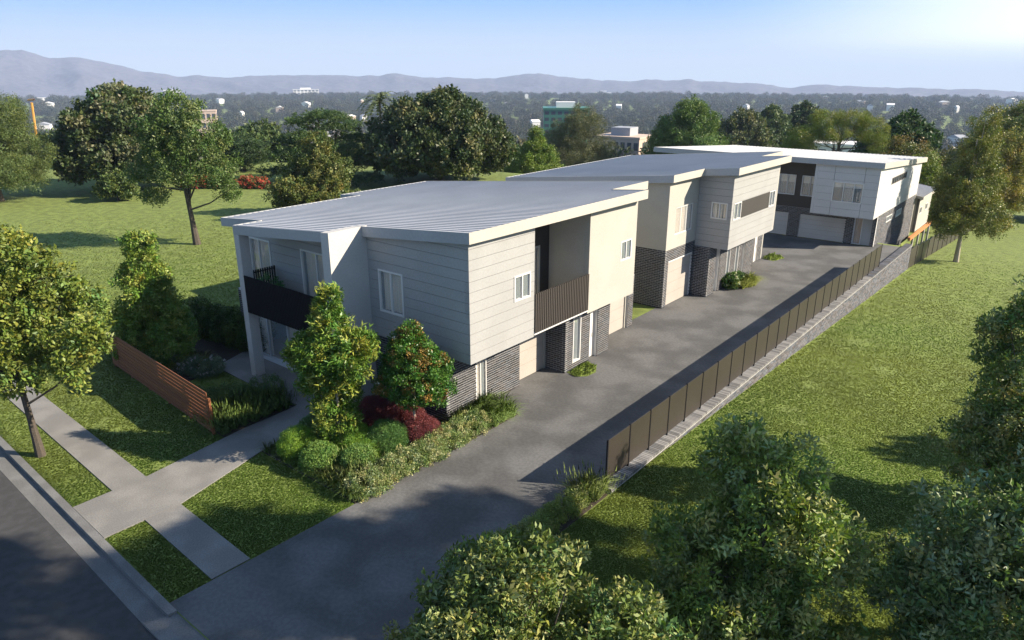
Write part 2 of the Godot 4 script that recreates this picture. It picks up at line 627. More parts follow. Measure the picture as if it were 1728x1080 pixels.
# sloped roof over a plan; height y0 + sx*(x-x0) + sz*(z-z0)
func roof(plan: PackedVector2Array, y0: float, x0: float, sx: float, z0: float, sz: float, deep: float, parent: Node3D, ribs_along_x: bool, fascia: Array) -> void:
	var top := func(p: Vector2) -> float: return y0 + sx * (p.x - x0) + sz * (p.y - z0)
	var st := st_new()
	var idx := Geometry2D.triangulate_polygon(plan)
	for k in range(0, idx.size(), 3):
		var a := []
		for q in 3:
			var p := plan[idx[k + q]]
			a.append(Vector3(p.x, top.call(p), p.y))
		tri(st, a[0], a[1], a[2], Vector3.UP)
		tri(st, a[0] - V(0, deep * 0.9, 0), a[1] - V(0, deep * 0.9, 0), a[2] - V(0, deep * 0.9, 0), Vector3.DOWN)
	var r := put("roof", st.commit(), M.roof, parent)
	var cw := Geometry2D.is_polygon_clockwise(plan)
	for k in plan.size():
		var p := plan[k]
		var q := plan[(k + 1) % plan.size()]
		var e := (q - p).normalized()
		var n := Vector2(e.y, -e.x) if not cw else Vector2(-e.y, e.x)
		var f := st_new()
		var pa := p - n * 0.03
		var qa := q - n * 0.03
		var c := []
		for w in [pa, qa, q, p]:
			c.append(Vector3(w.x, top.call(w) - deep, w.y))
			c.append(Vector3(w.x, top.call(w) + 0.035, w.y))
		quad(f, c[0], c[2], c[3], c[1], V(-n.x, 0, -n.y))
		quad(f, c[6], c[4], c[5], c[7], V(n.x, 0, n.y))
		quad(f, c[1], c[3], c[5], c[7], Vector3.UP)
		quad(f, c[0], c[2], c[4], c[6], Vector3.DOWN)
		put("fascia_board", f.commit(), M[fascia[k % fascia.size()]], r)
	var rs := st_new()
	var lo := plan[0]
	var hi := plan[0]
	for p in plan:
		lo = lo.min(p)
		hi = hi.max(p)
	var s := (lo.y if ribs_along_x else lo.x) + 0.15
	while s < (hi.y if ribs_along_x else hi.x):
		var line := PackedVector2Array([Vector2(lo.x - 1, s), Vector2(hi.x + 1, s)]) if ribs_along_x else PackedVector2Array([Vector2(s, lo.y - 1), Vector2(s, hi.y + 1)])
		for g in Geometry2D.intersect_polyline_with_polygon(line, plan):
			var a: Vector2 = g[0]
			var b: Vector2 = g[g.size() - 1]
			var w := Vector2(0, 0.03) if ribs_along_x else Vector2(0.03, 0)
			var l := []
			for t in [a - w, a + w, b + w, b - w]: l.append(Vector3(t.x, top.call(t) + 0.001, t.y))
			var h := []
			for t in [a - w * 0.5, a + w * 0.5, b + w * 0.5, b - w * 0.5]: h.append(Vector3(t.x, top.call(t) + 0.024, t.y))
			quad(rs, h[0], h[1], h[2], h[3], Vector3.UP)
			quad(rs, l[0], l[3], h[3], h[0], V(-w.x, 0.02, -w.y).normalized())
			quad(rs, l[1], l[2], h[2], h[1], V(w.x, 0.02, w.y).normalized())
		s += 0.3
	var o := put("roof_ribs", rs.commit(), M.roof, r)
	o.set_meta("kind", "stuff")

# ------------------------------------------------------------------ the houses
func house_front() -> void:
	var t := thing("townhouse", "nearest townhouse with slatted front balcony, white blade wall and grey cladding over dark brick", "house", V(-16.32, 0, -16.47), "townhouses along the shared driveway")
	# lower storey, driveway side
	brickwork("z", -16.47, 1, [-20.0, -16.325, 0, 2.65], [], t)
	brickwork("x", -16.32, 1, [-20.66, -16.475, 0, 2.65], [[-18.68, -18.08, 0.05, 2.6]], t)
	window("x", -16.36, 1, [-18.68, -18.08, 0.05, 2.6], [0.55], M.white, t, {"frame": 0.05, "curtain": [[0.5, 1.0]], "back": 0.16})
	wall("garage_header", "x", -16.85, -16.65, rect(-22.86, -20.5, 0, 2.68), [[-22.72, -20.6, 0, 2.42]], M.cream, t)
	garage("x", -16.68, 1, [-22.72, -20.6, 0, 2.42], 4, M.garage, t)
	brickwork("z", -22.85, 1, [-16.65, -15.655, 0, 2.64], [], t)
	brickwork("x", -15.65, 1, [-24.7, -22.855, 0, 2.64], [[-23.98, -23.4, 0.3, 2.4]], t)
	window("x", -15.68, 1, [-23.98, -23.4, 0.3, 2.4], [], M.white, t, {"frame": 0.05, "proud": 0.045})
	door("x", -15.85, 1, [-25.33, -24.7, 0.02, 2.3], M.white, t)
	slab("door_header", V(-15.95, 2.3, -25.33), V(-15.7, 2.64, -24.7), M.cream, t)
	brickwork("x", -15.65, 1, [-26.3, -25.33, 0, 2.64], [], t)
	brickwork("z", -25.33, 1, [-15.9, -15.66, 0, 2.64], [], t, 0.1)
	wall("side_wall", "z", -26.3, -26.2, rect(-16.65, -15.7, 0, 2.64), [], M.cream, t)
	wall("garage_header", "x", -16.85, -16.6, rect(-29.42, -26.3, 0, 2.62), [[-29.3, -26.4, 0, 2.3]], M.cream, t)
	garage("x", -16.66, 1, [-29.3, -26.4, 0, 2.3], 4, M.garage, t)
	brickwork("x", -16.5, 1, [-29.9, -29.42, 0, 2.62], [], t)
	# upper storey, driveway side
	var win_a := [-19.66, -18.72, 4.28, 5.22]
	cladding("x", -15.05, 1, P2([[-19.9, 2.65], [-16.4, 2.65], [-16.4, 6.88], [-19.9, 6.88]]), [win_a], 0.362, 2.62, M.clad, M.clad_back, t)
	window("x", -15.05, 1, win_a, [0.5], M.white, t, {"curtain": [[0.62, 0.86]], "back": 0.3})
	slab("soffit", V(-16.6, 2.66, -27.2), V(-15.09, 2.7, -16.44), M.cream, t)
	wall("render_wall", "z", -20.1, -19.9, rect(-17.03, -15.26, 2.7, 6.8), [], M.cream, t)
	wall("render_wall", "x", -17.2, -17.03, rect(-23.5, -19.9, 2.7, 6.6), [[-22.85, -21.6, 2.82, 5.3]], M.dark_panel, t)
	window("x", -17.03, 1, [-22.85, -21.6, 2.82, 5.3], [0.5], M.cream, t, {"frame": 0.09, "curtain": [[0.0, 1.0]]})
	wall("render_wall", "z", -23.7, -23.5, rect(-17.2, -15.255, 2.7, 6.75), [], M.cream, t)
	var win_b := [-26.84, -25.95, 4.3, 5.17]
	wall("render_wall", "x", -15.25, -15.05, rect(-27.2, -23.502, 2.6, 6.88), [win_b], M.cream, t)
	window("x", -15.05, 1, win_b, [0.48], M.white, t, {"proud": 0.01})
	slab("render_end", V(-17.2, 2.6, -27.2), V(-15.255, 6.7, -27.0), M.cream, t)
	wall("render_wall", "x", -17.5, -17.3, rect(-30.2, -27.2, 2.68, 6.6), [], M.cream, t)
	slab("balcony_floor", V(-17.03, 2.7, -23.49), V(-15.03, 2.82, -19.91), M.white, t)
	balustrade("x", -15.03, -23.46, -19.94, 2.78, 4.3, 0.115, M.bronze, t, 0.07)
	# upper storey, street side
	var win_c := [-19.48, -18.2, 3.65, 5.25]
	cladding("z", -16.4, 1, P2([[-20.02, 2.65], [-15.056, 2.65], [-15.056, 6.84], [-20.02, 6.4]]), [win_c], 0.362, 2.62, M.clad, M.clad_back, t)
	window("z", -16.4, 1, win_c, [0.5], M.white, t, {"curtain": [[0.0, 1.0]]})
	var d1 := [-28.0, -26.45, 2.82, 5.24]
	var d2 := [-24.3, -22.3, 2.82, 5.24]
	cladding("z", -16.5, 1, P2([[-28.9, 2.65], [-20.44, 2.65], [-20.44, 6.38], [-28.9, 5.62]]), [d1, d2], 0.362, 2.62, M.clad, M.clad_back, t)
	window("z", -16.5, 1, d1, [0.45], M.white, t, {"curtain": [[0.0, 1.0]], "frame": 0.07})
	window("z", -16.5, 1, d2, [0.5], M.white, t, {"curtain": [[0.0, 1.0]], "frame": 0.07})
	prism("blade_wall", P2([[-20.45, -0.3], [-20.02, -0.3], [-20.02, 6.75], [-20.45, 6.71]]), "z", -16.46, -14.75, M.white_render, t)
	slab("wing_post", V(-26.35, -0.5, -15.32), V(-26.0, 5.86, -14.88), M.white_render, t)
	slab("balcony_floor", V(-26.3, 2.66, -16.48), V(-20.46, 2.82, -14.96), M.white_render, t)
	balustrade("z", -14.9, -25.99, -20.46, 2.6, 4.17, 0.1, M.black_metal, t)
	balustrade("x", -26.2, -16.45, -15.33, 2.8, 4.24, 0.11, M.black_metal, t, 0.03)
	# living room behind the glass, lower street side
	brickwork("z", -16.47, 1, [-29.4, -28.4, -0.3, 2.6], [], t)
	var glassy := [-28.4, -20.46, -0.27, 2.36]
	window("z", -16.5, 1, glassy, [0.13, 0.32, 0.5, 0.68, 0.86], M.alu, t, {"frame": 0.07, "curtain": [[0.0, 0.12], [0.3, 0.42], [0.9, 1.0]], "cloth": M.sheer})
	slab("door_sill", V(-28.4, -0.4, -16.6), V(-20.46, -0.275, -16.25), M.alu, t)
	slab("lintel", V(-28.4, 2.36, -16.7), V(-20.46, 2.7, -16.48), M.cream, t)
	slab("room_floor", V(-29.2, -0.45, -22.0), V(-16.7, -0.28, -16.6), M.floorboard, t)
	slab("room_wall", V(-29.2, -0.28, -21.8), V(-20.4, 2.66, -21.6), M.wood_panel, t)
	slab("room_wall", V(-20.4, -0.28, -21.8), V(-20.2, 2.66, -16.7), M.cream, t)
	slab("upper_floor", V(-28.85, 2.69, -30.1), V(-16.65, 2.78, -16.72), M.cream, t)
	# west and rear
	brickwork("x", -29.4, -1, [-30.2, -16.48, -0.3, 2.65], [], t)
	wall("clad_side", "x", -28.9, -28.7, rect(-30.2, -16.7, 2.65, 5.6), [], M.clad_back, t)
	wall("rear_wall", "z", -30.4, -30.2, P2([[-29.4, -0.3], [-16.9, -0.3], [-16.9, 6.6], [-29.4, 5.5]]), [], M.cream, t)
	finish_bricks(300)
	roof(P2([[-29.6, -16.2], [-26.35, -16.2], [-26.35, -14.87], [-20.45, -14.87], [-20.45, -16.2], [-14.82, -16.2], [-14.62, -27.25], [-16.4, -27.3], [-16.4, -30.5], [-31.2, -30.4], [-31.2, -24.0], [-29.6, -24.0]]), 7.19, -14.8, 0.09, 0.0, 0.0, 0.34, t, true, ["fascia_grey", "fascia_grey", "fascia_grey", "fascia_grey", "fascia_grey", "fascia", "fascia", "fascia", "fascia"])

func house_mid() -> void:
	var t := thing("townhouse", "middle townhouse with cream render, dark brick garage and cladding box with strip window", "house", V(-16.6, 0, -33.2), "townhouses along the shared driveway")
	brickwork("z", -33.2, 1, [-26.2, -16.605, 0, 3.15], [], t)
	brickwork("x", -16.6, 1, [-36.6, -33.205, 0, 3.12], [[-36.45, -33.62, 0, 2.42]], t)
	garage("x", -16.7, 1, [-36.45, -33.62, 0, 2.42], 4, M.garage, t)
	brickwork("z", -36.6, 1, [-16.6, -15.655, 0, 2.82], [], t)
	brickwork("x", -15.65, 1, [-37.57, -36.605, 0, 2.82], [], t)
	door("x", -15.85, 1, [-38.12, -37.57, 0.02, 2.7], M.white, t)
	var wa := [-39.55, -39.08, 0.3, 2.6]
	var wb := [-40.82, -40.35, 0.3, 2.6]
	brickwork("x", -15.65, 1, [-41.38, -38.12, 0, 2.82], [wa, wb], t)
	window("x", -15.68, 1, wa, [], M.white, t, {"frame": 0.04, "proud": 0.04})
	window("x", -15.68, 1, wb, [], M.white, t, {"frame": 0.04, "proud": 0.04})
	door("x", -15.85, 1, [-41.85, -41.38, 0.02, 2.7], M.white, t)
	brickwork("x", -15.65, 1, [-43.2, -41.85, 0, 2.82], [], t)
	wall("side_wall", "z", -43.3, -43.2, rect(-16.65, -15.7, 0, 2.8), [], M.cream, t)
	wall("garage_header", "x", -16.85, -16.6, rect(-45.8, -43.2, 0, 2.8), [[-45.7, -43.4, 0, 2.42]], M.cream, t)
	garage("x", -16.68, 1, [-45.7, -43.4, 0, 2.42], 4, M.garage, t)
	door("x", -16.55, 1, [-46.2, -45.75, 0.02, 2.4], M.white, t)
	brickwork("x", -16.5, 1, [-47.0, -46.2, 0, 2.8], [], t)
	wall("rear_wall", "z", -47.2, -47.0, P2([[-26.4, 0], [-16.52, 0], [-16.52, 6.6], [-26.4, 5.7]]), [], M.cream, t)
	wall("render_wall", "z", -33.4, -33.215, P2([[-26.2, 3.15], [-16.61, 3.15], [-16.61, 6.68], [-26.2, 5.82]]), [], M.cream, t)
	var wc := [-36.1, -34.1, 3.82, 5.28]
	wall("render_wall", "x", -16.8, -16.605, rect(-37.0, -33.22, 3.12, 6.7), [wc], M.cream, t)
	window("x", -16.605, 1, wc, [0.34, 0.67], M.white, t, {"proud": -0.03, "curtain": [[0.0, 1.0]], "back": 0.14})
	var w1 := [-37.94, -36.95, 4.39, 5.31]
	var w2 := [-43.02, -42.14, 4.39, 5.31]
	var band := [-42.14, -37.94, 4.39, 5.31]
	cladding("x", -14.68, 1, P2([[-43.3, 2.83], [-36.66, 2.83], [-36.66, 6.9], [-43.3, 6.9]]), [[-43.02, -36.95, 4.39, 5.31]], 0.362, 2.8, M.clad, M.clad_back, t)
	window("x", -14.68, 1, w1, [0.5], M.white, t, {"frame": 0.05})
	window("x", -14.68, 1, w2, [0.5], M.white, t, {"frame": 0.05})
	prism("dark_band", rect(band[0], band[1], band[2], band[3]), "x", -14.8, -14.67, M.dark_panel, t)
	var w3 := [-15.81, -14.9, 4.45, 5.34]
	cladding("z", -36.65, 1, P2([[-16.6, 2.83], [-14.686, 2.83], [-14.686, 6.86], [-16.6, 6.7]]), [w3], 0.362, 2.8, M.clad, M.clad_back, t)
	window("z", -36.65, 1, w3, [0.5], M.white, t, {"curtain": [[0.0, 0.3], [0.36, 0.62], [0.7, 1.0]], "back": 0.15})
	slab("soffit", V(-16.6, 2.83, -43.3), V(-14.72, 2.87, -36.7), M.cream, t)
	wall("render_wall", "z", -43.5, -43.3, rect(-16.6, -14.7, 2.84, 6.7), [], M.cream, t)
	wall("render_wall", "x", -16.8, -16.6, rect(-47.0, -43.3, 2.8, 6.7), [], M.cream, t)
	slab("upper_floor", V(-26.0, 2.9, -46.9), V(-16.85, 2.98, -33.45), M.cream, t)
	wall("west_wall", "x", -26.4, -26.2, rect(-47.2, -33.2, 0, 5.75), [], M.cream, t)
	finish_bricks(0)
	roof(P2([[-26.6, -32.3], [-16.3, -32.95], [-16.2, -36.25], [-14.33, -36.3], [-14.2, -43.75], [-16.0, -43.8], [-15.95, -47.3], [-27.0, -47.3]]), 7.19, -14.8, 0.09, 0.0, 0.0, 0.34, t, true, ["fascia_grey", "fascia", "fascia_grey", "fascia", "fascia", "fascia", "fascia", "fascia_grey"])

func house_back() -> void:
	var t := thing("townhouse", "farthest townhouse across the end of the driveway with white box upper floor", "house", V(-11.45, 0, -55.5), "townhouses along the shared driveway")
	brickwork("z", -55.5, 1, [-24.0, -11.5, 0, 2.26], [[-20.2, -17.72, 0, 1.76], [-16.85, -13.6, 0, 1.76], [-12.98, -11.75, 0, 2.05]], t)
	garage("z", -55.58, 1, [-20.2, -17.72, 0, 1.76], 5, M.garage_grey, t)
	garage("z", -55.58, 1, [-16.85, -13.6, 0, 1.76], 5, M.garage_grey, t)
	window("z", -55.62, 1, [-12.98, -12.42, 0.02, 2.05], [], M.alu, t, {"frame": 0.05, "curtain": [[0.0, 1.0]], "cloth": M.wood_panel})
	prism("door", rect(-12.42, -11.75, 0.02, 2.05), "z", -55.68, -55.62, M.grey_door, t)
	var wa := [-18.72, -17.48, 3.13, 4.63]
	var wb := [-17.03, -15.8, 3.13, 4.63]
	wall("dark_wall", "z", -55.7, -55.49, rect(-24.0, -15.5, 2.26, 5.85), [wa, wb], M.dark_panel, t)
	window("z", -55.49, 1, wa, [0.5], M.alu, t, {"blind": 0.62, "curtain": [[0.0, 1.0]], "cloth": M.brick_reflection})  # patterned cloth stands in for bricks mirrored in the glass
	window("z", -55.49, 1, wb, [0.5], M.alu, t, {"blind": 0.62, "curtain": [[0.0, 1.0]], "cloth": M.brick_reflection})
	# white box
	var wc := [-14.4, -12.38, 3.2, 4.6]
	for c in [[-15.55, -14.41], [-14.39, -12.41], [-12.39, -11.46]]:
		cladding("z", -54.0, 1, rect(c[0], c[1], 2.22, 5.86), [wc], 0.5, 2.22, M.white_board, M.clad_back, t)
	window("z", -54.0, 1, wc, [0.36, 0.7], M.white, t, {"blind": 0.72, "curtain": [[0.36, 0.66]], "cloth": M.brick_reflection, "back": 0.2})
	slab("soffit", V(-15.55, 2.2, -55.48), V(-11.47, 2.215, -54.0), M.white, t)
	wall("box_side", "x", -15.75, -15.56, rect(-55.48, -54.02, 2.22, 5.86), [], M.white_board, t)
	var wd := [-62.55, -57.85, 4.2, 4.66]
	cladding("x", -11.45, 1, P2([[-68.1, 2.2], [-54.005, 2.2], [-54.005, 5.85], [-68.1, 5.0]]), [wd], 0.5, 2.22, M.white_board, M.clad_back, t)
	window("x", -11.45, 1, wd, [0.14, 0.28, 0.42, 0.58, 0.72, 0.86], M.bronze, t, {"frame": 0.06})
	var s1 := [-60.16, -58.43, 1.28, 1.73]
	var s2 := [-63.39, -61.56, 1.25, 1.73]
	brickwork("x", -11.52, 1, [-68.1, -55.505, -1.6, 2.2], [s1, s2], t, 0.2, null, 1.6)
	window("x", -11.52, 1, s1, [0.33, 0.66], M.white, t, {"frame": 0.05})
	window("x", -11.52, 1, s2, [0.33, 0.66], M.white, t, {"frame": 0.05})
	wall("rear_wall", "z", -68.3, -68.1, rect(-27.0, -11.5, -1.6, 5.0), [], M.cream, t)
	wall("west_wall", "x", -27.2, -27.0, rect(-68.2, -55.5, -1.0, 5.0), [], M.cream, t)
	wall("street_wall", "z", -55.7, -55.5, rect(-27.0, -24.0, 0, 5.6), [], M.dark_panel, t)
	finish_bricks(0)
	roof(P2([[-28.6, -53.75], [-11.2, -53.75], [-11.2, -68.6], [-27.6, -68.6]]), 6.08, 0.0, 0.0, -53.75, 0.0597, 0.35, t, false, ["fascia_grey", "fascia", "fascia", "fascia_grey"])

func house_rear() -> void:
	var t := thing("cottage", "low cream weatherboard house behind the farthest townhouse, raised on an orange timber deck beam", "house", V(-11.2, -2, -68.8))
	var wa := [-70.2, -69.3, 0.35, 0.95]
	var wb := [-72.6, -71.7, 0.35, 0.95]
	cladding("x", -11.2, 1, rect(-74.0, -68.8, -1.1, 1.75), [wa, wb], 0.3, -1.1, M.cream, M.clad_back, t)
	window("x", -11.2, 1, wa, [0.5], M.white, t)
	window("x", -11.2, 1, wb, [0.5], M.white, t)
	wall("gable_wall", "z", -69.0, -68.8, rect(-20, -11.42, -1.1, 1.75), [], M.cream, t)
	wall("gable_wall", "z", -74.0, -73.8, rect(-20, -11.42, -1.1, 1.75), [], M.cream, t)
	slab("deck_beam", V(-11.15, -1.35, -75.0), V(-10.95, -1.08, -66.0), M.orange_wood, t)
	for z in [-74.6, -72.3, -70.0, -67.7]:
		slab("stump", V(-11.12, -4.4, z), V(-10.98, -1.36, z + 0.14), M.white, t)
	roof(P2([[-21, -68.3], [-10.9, -68.3], [-10.9, -74.6], [-21, -74.6]]), 1.95, -10.9, -0.16, 0.0, 0.0, 0.2, t, true, ["fascia"])

# ------------------------------------------------------------------ fences and walls
func fences() -> void:
	var w := thing("retaining_wall", "long low grey brick retaining wall under the brown panel fence", "wall", V(-9.4, 0, -16.4))
	brickwork("x", -9.38, 1, [-57.7, -16.3, -2.0, 0.05], [], w, 0.3, M.mortar_light, 2.2)
	brickwork("z", -57.72, -1, [-9.68, -9.39, -2.0, 0.05], [], w, 0.2, M.mortar_light, 2.2)
	finish_bricks(0)
	var cap := slab("cap_bed", V(-9.78, 0.03, -57.7), V(-9.36, 0.055, -16.3), M.mortar_light, w)
	var xf := []
	var cols := []
	var n := 0
	var z := -16.34
	while z > -57.6:
		var mid := V(-9.57, 0.1, z)
		if n < 300:
			var o := MeshInstance3D.new()
			o.name = "cap_brick"
			o.mesh = brick_mesh
			o.material_override = M.cap_bricks[rng.randi() % 4]
			w.add_child(o, true)
			o.transform = Transform3D(Basis.from_scale(V(0.42, 0.1, 0.082)), mid - w.position + V(0, rng.randf() * 0.004, 0))
		else:
			xf.append(Transform3D(Basis.from_scale(V(0.42, 0.1, 0.082)), mid - w.position))
			cols.append(brick_color() * 2.0)
		n += 1
		z -= 0.1
	var rest := scatter("cap_bricks", brick_mesh, xf, cols, M.brick_multi, w)
	rest.set_meta("kind", "stuff")
	var f := thing("panel_fence", "long brown metal panel fence with thin black posts along the driveway", "fence", V(-9.68, 0.15, -16.5))
	z = -16.5
	while z > -48.0:
		slab("post", V(-9.7, 0.1, z - 0.025), V(-9.65, 1.62, z + 0.025), M.black_metal, f)
		slab("panel", V(-9.69, 0.24, z - 1.28), V(-9.665, 1.6, z - 0.03), M.brown_panel, f)
		z -= 1.31
	slab("post", V(-9.7, 0.1, z - 0.025), V(-9.65, 1.62, z + 0.025), M.black_metal, f)
	var b := thing("boundary_fence", "dark brown sheet fence stepping downhill beyond the brick retaining wall", "fence", V(-9.4, -1.8, -58.0))
	z = -57.9
	while z > -96.0:
		var y := G(-9.3, z - 1.2)
		slab("sheet_panel", V(-9.46, y - 0.15, z - 2.38), V(-9.42, y + 1.5, z), M.brown_panel, b)
		slab("post", V(-9.44, y - 0.15, z - 0.02), V(-9.39, y + 1.54, z + 0.03), M.dark_panel, b)
		z -= 2.4
	# timber slat fence by the street
	var s := thing("slat_fence", "reddish timber fence of horizontal slats between front lawn and garden", "fence", V(-22.15, 0, -10.75))
	s.rotation.y = -0.066
	for k in 10:
		var o := slab("slat", V(-9.1, 0.1 + k * 0.152, -0.014), V(0, 0.228 + k * 0.152, 0.014), M.timber[k % 3], s)
		o.position -= -s.position
	for k in 6:
		var o := slab("post", V(-9.05 + k * 1.8, -0.1, -0.1), V(-8.96 + k * 1.8, 1.36, -0.016), M.timber[1], s)
		o.position -= -s.position

# ------------------------------------------------------------------ materials
func make_materials() -> void:
	brick_mesh = ArrayMesh.new()
	var bs := st_new()
	var c := 0.06
	# a brick with eased front edges, unit size
	var o8 := []
	for x in [-0.5, 0.5]:
		for y in [-0.5, 0.5]:
			for z in [-0.5, 0.5]: o8.append(V(x, y, z))
	for f in [[0, 1, 3, 2], [4, 5, 7, 6], [0, 1, 5, 4], [2, 3, 7, 6], [0, 2, 6, 4], [1, 3, 7, 5]]:
		quad(bs, o8[f[0]], o8[f[1]], o8[f[2]], o8[f[3]], (o8[f[0]] + o8[f[2]]).normalized())
	brick_mesh = bs.commit()
	M.lawn = surf([0.125, 0.168, 0.031], [0.212, 0.265, 0.056], 0.8, 0.95, 0.5, 0.3, 11, 0.09)
	M.grass = StandardMaterial3D.new()
	for k in ["grass", "leaf", "gloss_leaf"]:
		var m := StandardMaterial3D.new()
		m.vertex_color_use_as_albedo = true
		m.roughness = 0.38 if k == "gloss_leaf" else (0.5 if k == "leaf" else 0.7)
		m.metallic_specular = 0.4
		m.backlight_enabled = true
		m.backlight = Color(0.6, 0.66, 0.32)
		m.cull_mode = BaseMaterial3D.CULL_DISABLED
		M[k] = m
	M.bark = surf([0.035, 0.027, 0.02], [0.12, 0.1, 0.08], 0.5, 0.9, 0.8, 0.0, 21)
	M.pale_bark = surf([0.25, 0.2, 0.15], [0.5, 0.44, 0.36], 0.5, 0.85, 0.5, 0.0, 23)
	M.mortar = surf([0.46, 0.455, 0.45], [0.58, 0.575, 0.56], 0.4, 0.95, 0.0, 0.0, 31)
	M.mortar_light = surf([0.4, 0.39, 0.37], [0.55, 0.54, 0.51], 0.4, 0.95, 0.0, 0.0, 32)
	M.bricks = []
	for k in 5:
		var bk: float = [0.028, 0.036, 0.045, 0.055, 0.021][k]
		M.bricks.append(mat(bk, bk * 1.01, bk * 1.13, 0.85))
	M.cap_bricks = []
	for k in 4: M.cap_bricks.append(mat([0.12, 0.16, 0.2, 0.24][k], [0.118, 0.157, 0.196, 0.235][k], [0.118, 0.157, 0.195, 0.23][k], 0.9))
	M.brick_multi = mat(1, 1, 1, 0.85)
	M.brick_multi.vertex_color_use_as_albedo = true
	M.cream = surf([0.377, 0.363, 0.321], [0.405, 0.391, 0.349], 1.5, 0.9, 0.05, 0.06, 41)
	M.white_render = surf([0.450, 0.436, 0.414], [0.486, 0.473, 0.450], 1.5, 0.9, 0.05, 0.06, 42)
	M.white = mat(0.6, 0.59, 0.57, 0.5)
	M.clad = surf([0.309, 0.309, 0.302], [0.334, 0.334, 0.328], 1.7, 0.65, 0.04, 0.06, 43)
	M.clad_back = mat(0.16, 0.155, 0.15, 0.9)
	M.white_board = surf([0.475, 0.475, 0.475], [0.513, 0.513, 0.513], 1.7, 0.6, 0.03, 0.05, 44)
	M.garage = surf([0.372, 0.339, 0.302], [0.400, 0.367, 0.330], 1.2, 0.55, 0.0, 0.05, 45)
	M.garage_grey = surf([0.4, 0.4, 0.4], [0.44, 0.44, 0.44], 1.2, 0.55, 0.0, 0.05, 46)
	M.seam = mat(0.25, 0.23, 0.21, 0.9)
	M.grey_door = mat(0.3, 0.32, 0.34, 0.5)
	M.dark_panel = surf([0.034, 0.03, 0.027], [0.042, 0.038, 0.034], 1.3, 0.6, 0.0, 0.1, 47)
	M.bronze = mat(0.055, 0.048, 0.042, 0.5)
	M.black_metal = mat(0.011, 0.011, 0.013, 0.75, 0.3)
	M.brown_panel = surf([0.037, 0.031, 0.026], [0.044, 0.037, 0.031], 2.3, 0.42, 0.0, 0.12, 48)
	M.alu = mat(0.5, 0.51, 0.53, 0.4)
	M.steel = mat(0.5, 0.5, 0.5, 0.3)
	M.steel.metallic = 1.0
	M.roof = surf([0.370, 0.372, 0.379], [0.398, 0.401, 0.408], 3.1, 0.5, 0.0, 0.1, 49)
	M.fascia = surf([0.423, 0.396, 0.345], [0.451, 0.423, 0.368], 2.1, 0.6, 0.0, 0.05, 50)
	M.fascia_grey = surf([0.323, 0.332, 0.342], [0.351, 0.361, 0.370], 2.1, 0.6, 0.0, 0.05, 51)
	M.curtain = surf([0.7, 0.58, 0.44], [0.78, 0.66, 0.52], 0.5, 0.9, 0.0, 0.0, 52)
	M.sheer = surf([0.7, 0.63, 0.54], [0.78, 0.71, 0.62], 0.5, 0.9, 0.0, 0.0, 53)
	M.blind = mat(0.6, 0.56, 0.5, 0.8)
	M.brick_reflection = surf([0.1, 0.09, 0.08], [0.5, 0.46, 0.42], 0.9, 0.85, 0.0, 0.0, 54, 0.06)  # brick reflection of the window panes, painted as a cloth pattern
	M.glass = StandardMaterial3D.new()
	M.glass.transparency = BaseMaterial3D.TRANSPARENCY_ALPHA
	M.glass.albedo_color = Color(0.85, 0.9, 0.92, 0.12)
	M.glass.roughness = 0.02
	M.glass.metallic_specular = 0.5
	M.floorboard = surf([0.4, 0.25, 0.13], [0.52, 0.34, 0.19], 0.8, 0.45, 0.0, 0.0, 55)
	M.wood_panel = surf([0.42, 0.25, 0.13], [0.55, 0.35, 0.2], 0.7, 0.6, 0.0, 0.0, 56)
	M.orange_wood = surf([0.42, 0.17, 0.05], [0.52, 0.23, 0.08], 0.7, 0.7, 0.0, 0.0, 57)
	M.timber = []
	for k in 3: M.timber.append(surf([0.15 + k * 0.02, 0.052 + k * 0.007, 0.022], [0.24 + k * 0.02, 0.09 + k * 0.008, 0.04], 0.6, 0.6, 0.2, 0.0, 60 + k))
	M.drive = surf([0.1, 0.1, 0.1], [0.126, 0.125, 0.124], 2.4, 0.9, 0.12, 0.38, 71, 0.03)
	M.concrete = surf([0.180, 0.174, 0.162], [0.242, 0.233, 0.217], 1.4, 0.9, 0.3, 0.22, 73, 0.05)
	M.kerb = surf([0.13, 0.13, 0.128], [0.19, 0.188, 0.183], 1.2, 0.9, 0.3, 0.25, 75, 0.05)
	M.road = surf([0.03, 0.03, 0.031], [0.09, 0.089, 0.088], 0.35, 0.92, 0.8, 0.22, 77, 0.09)
	M.soil = surf([0.025, 0.018, 0.012], [0.06, 0.045, 0.03], 0.5, 0.95, 0.9, 0.0, 79, 0.06)
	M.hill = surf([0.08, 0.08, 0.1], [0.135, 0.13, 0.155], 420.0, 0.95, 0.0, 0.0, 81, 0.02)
	M.city_white = mat(0.72, 0.7, 0.68, 0.8)
	M.city_grey = mat(0.3, 0.31, 0.33, 0.7)
	M.city_dark = mat(0.05, 0.06, 0.07, 0.3)
	M.city_tan = mat(0.5, 0.38, 0.3, 0.8)
	M.city_green = mat(0.06, 0.2, 0.13, 0.4)
	M.frond = mat(0.09, 0.115, 0.045, 0.6)
	M.crane = mat(0.6, 0.3, 0.05, 0.6)
	# foliage pieces; unit clump about one metre across
	CL.small = clump(64, 0.2, 0.1, 101, 0.5, 0.14)
	CL.fine = clump(90, 0.13, 0.05, 102, 0.5, 0.12)
	CL.long = clump(46, 0.34, 0.1, 103, 0.7, 0.16)
	CL.oval = clump(60, 0.24, 0.13, 104, 0.4, 0.16)
	CL.pad = clump(80, 0.16, 0.07, 105, 0.9, 0.1, 0.35)
	CL.far = clump(46, 0.3, 0.19, 106, 0.6, 0.12)
	CL.star = clump(44, 0.3, 0.12, 112, 0.7, 0.16)
	CL.flower = clump(14, 0.5, 0.4, 107, 0.8, 0.03)
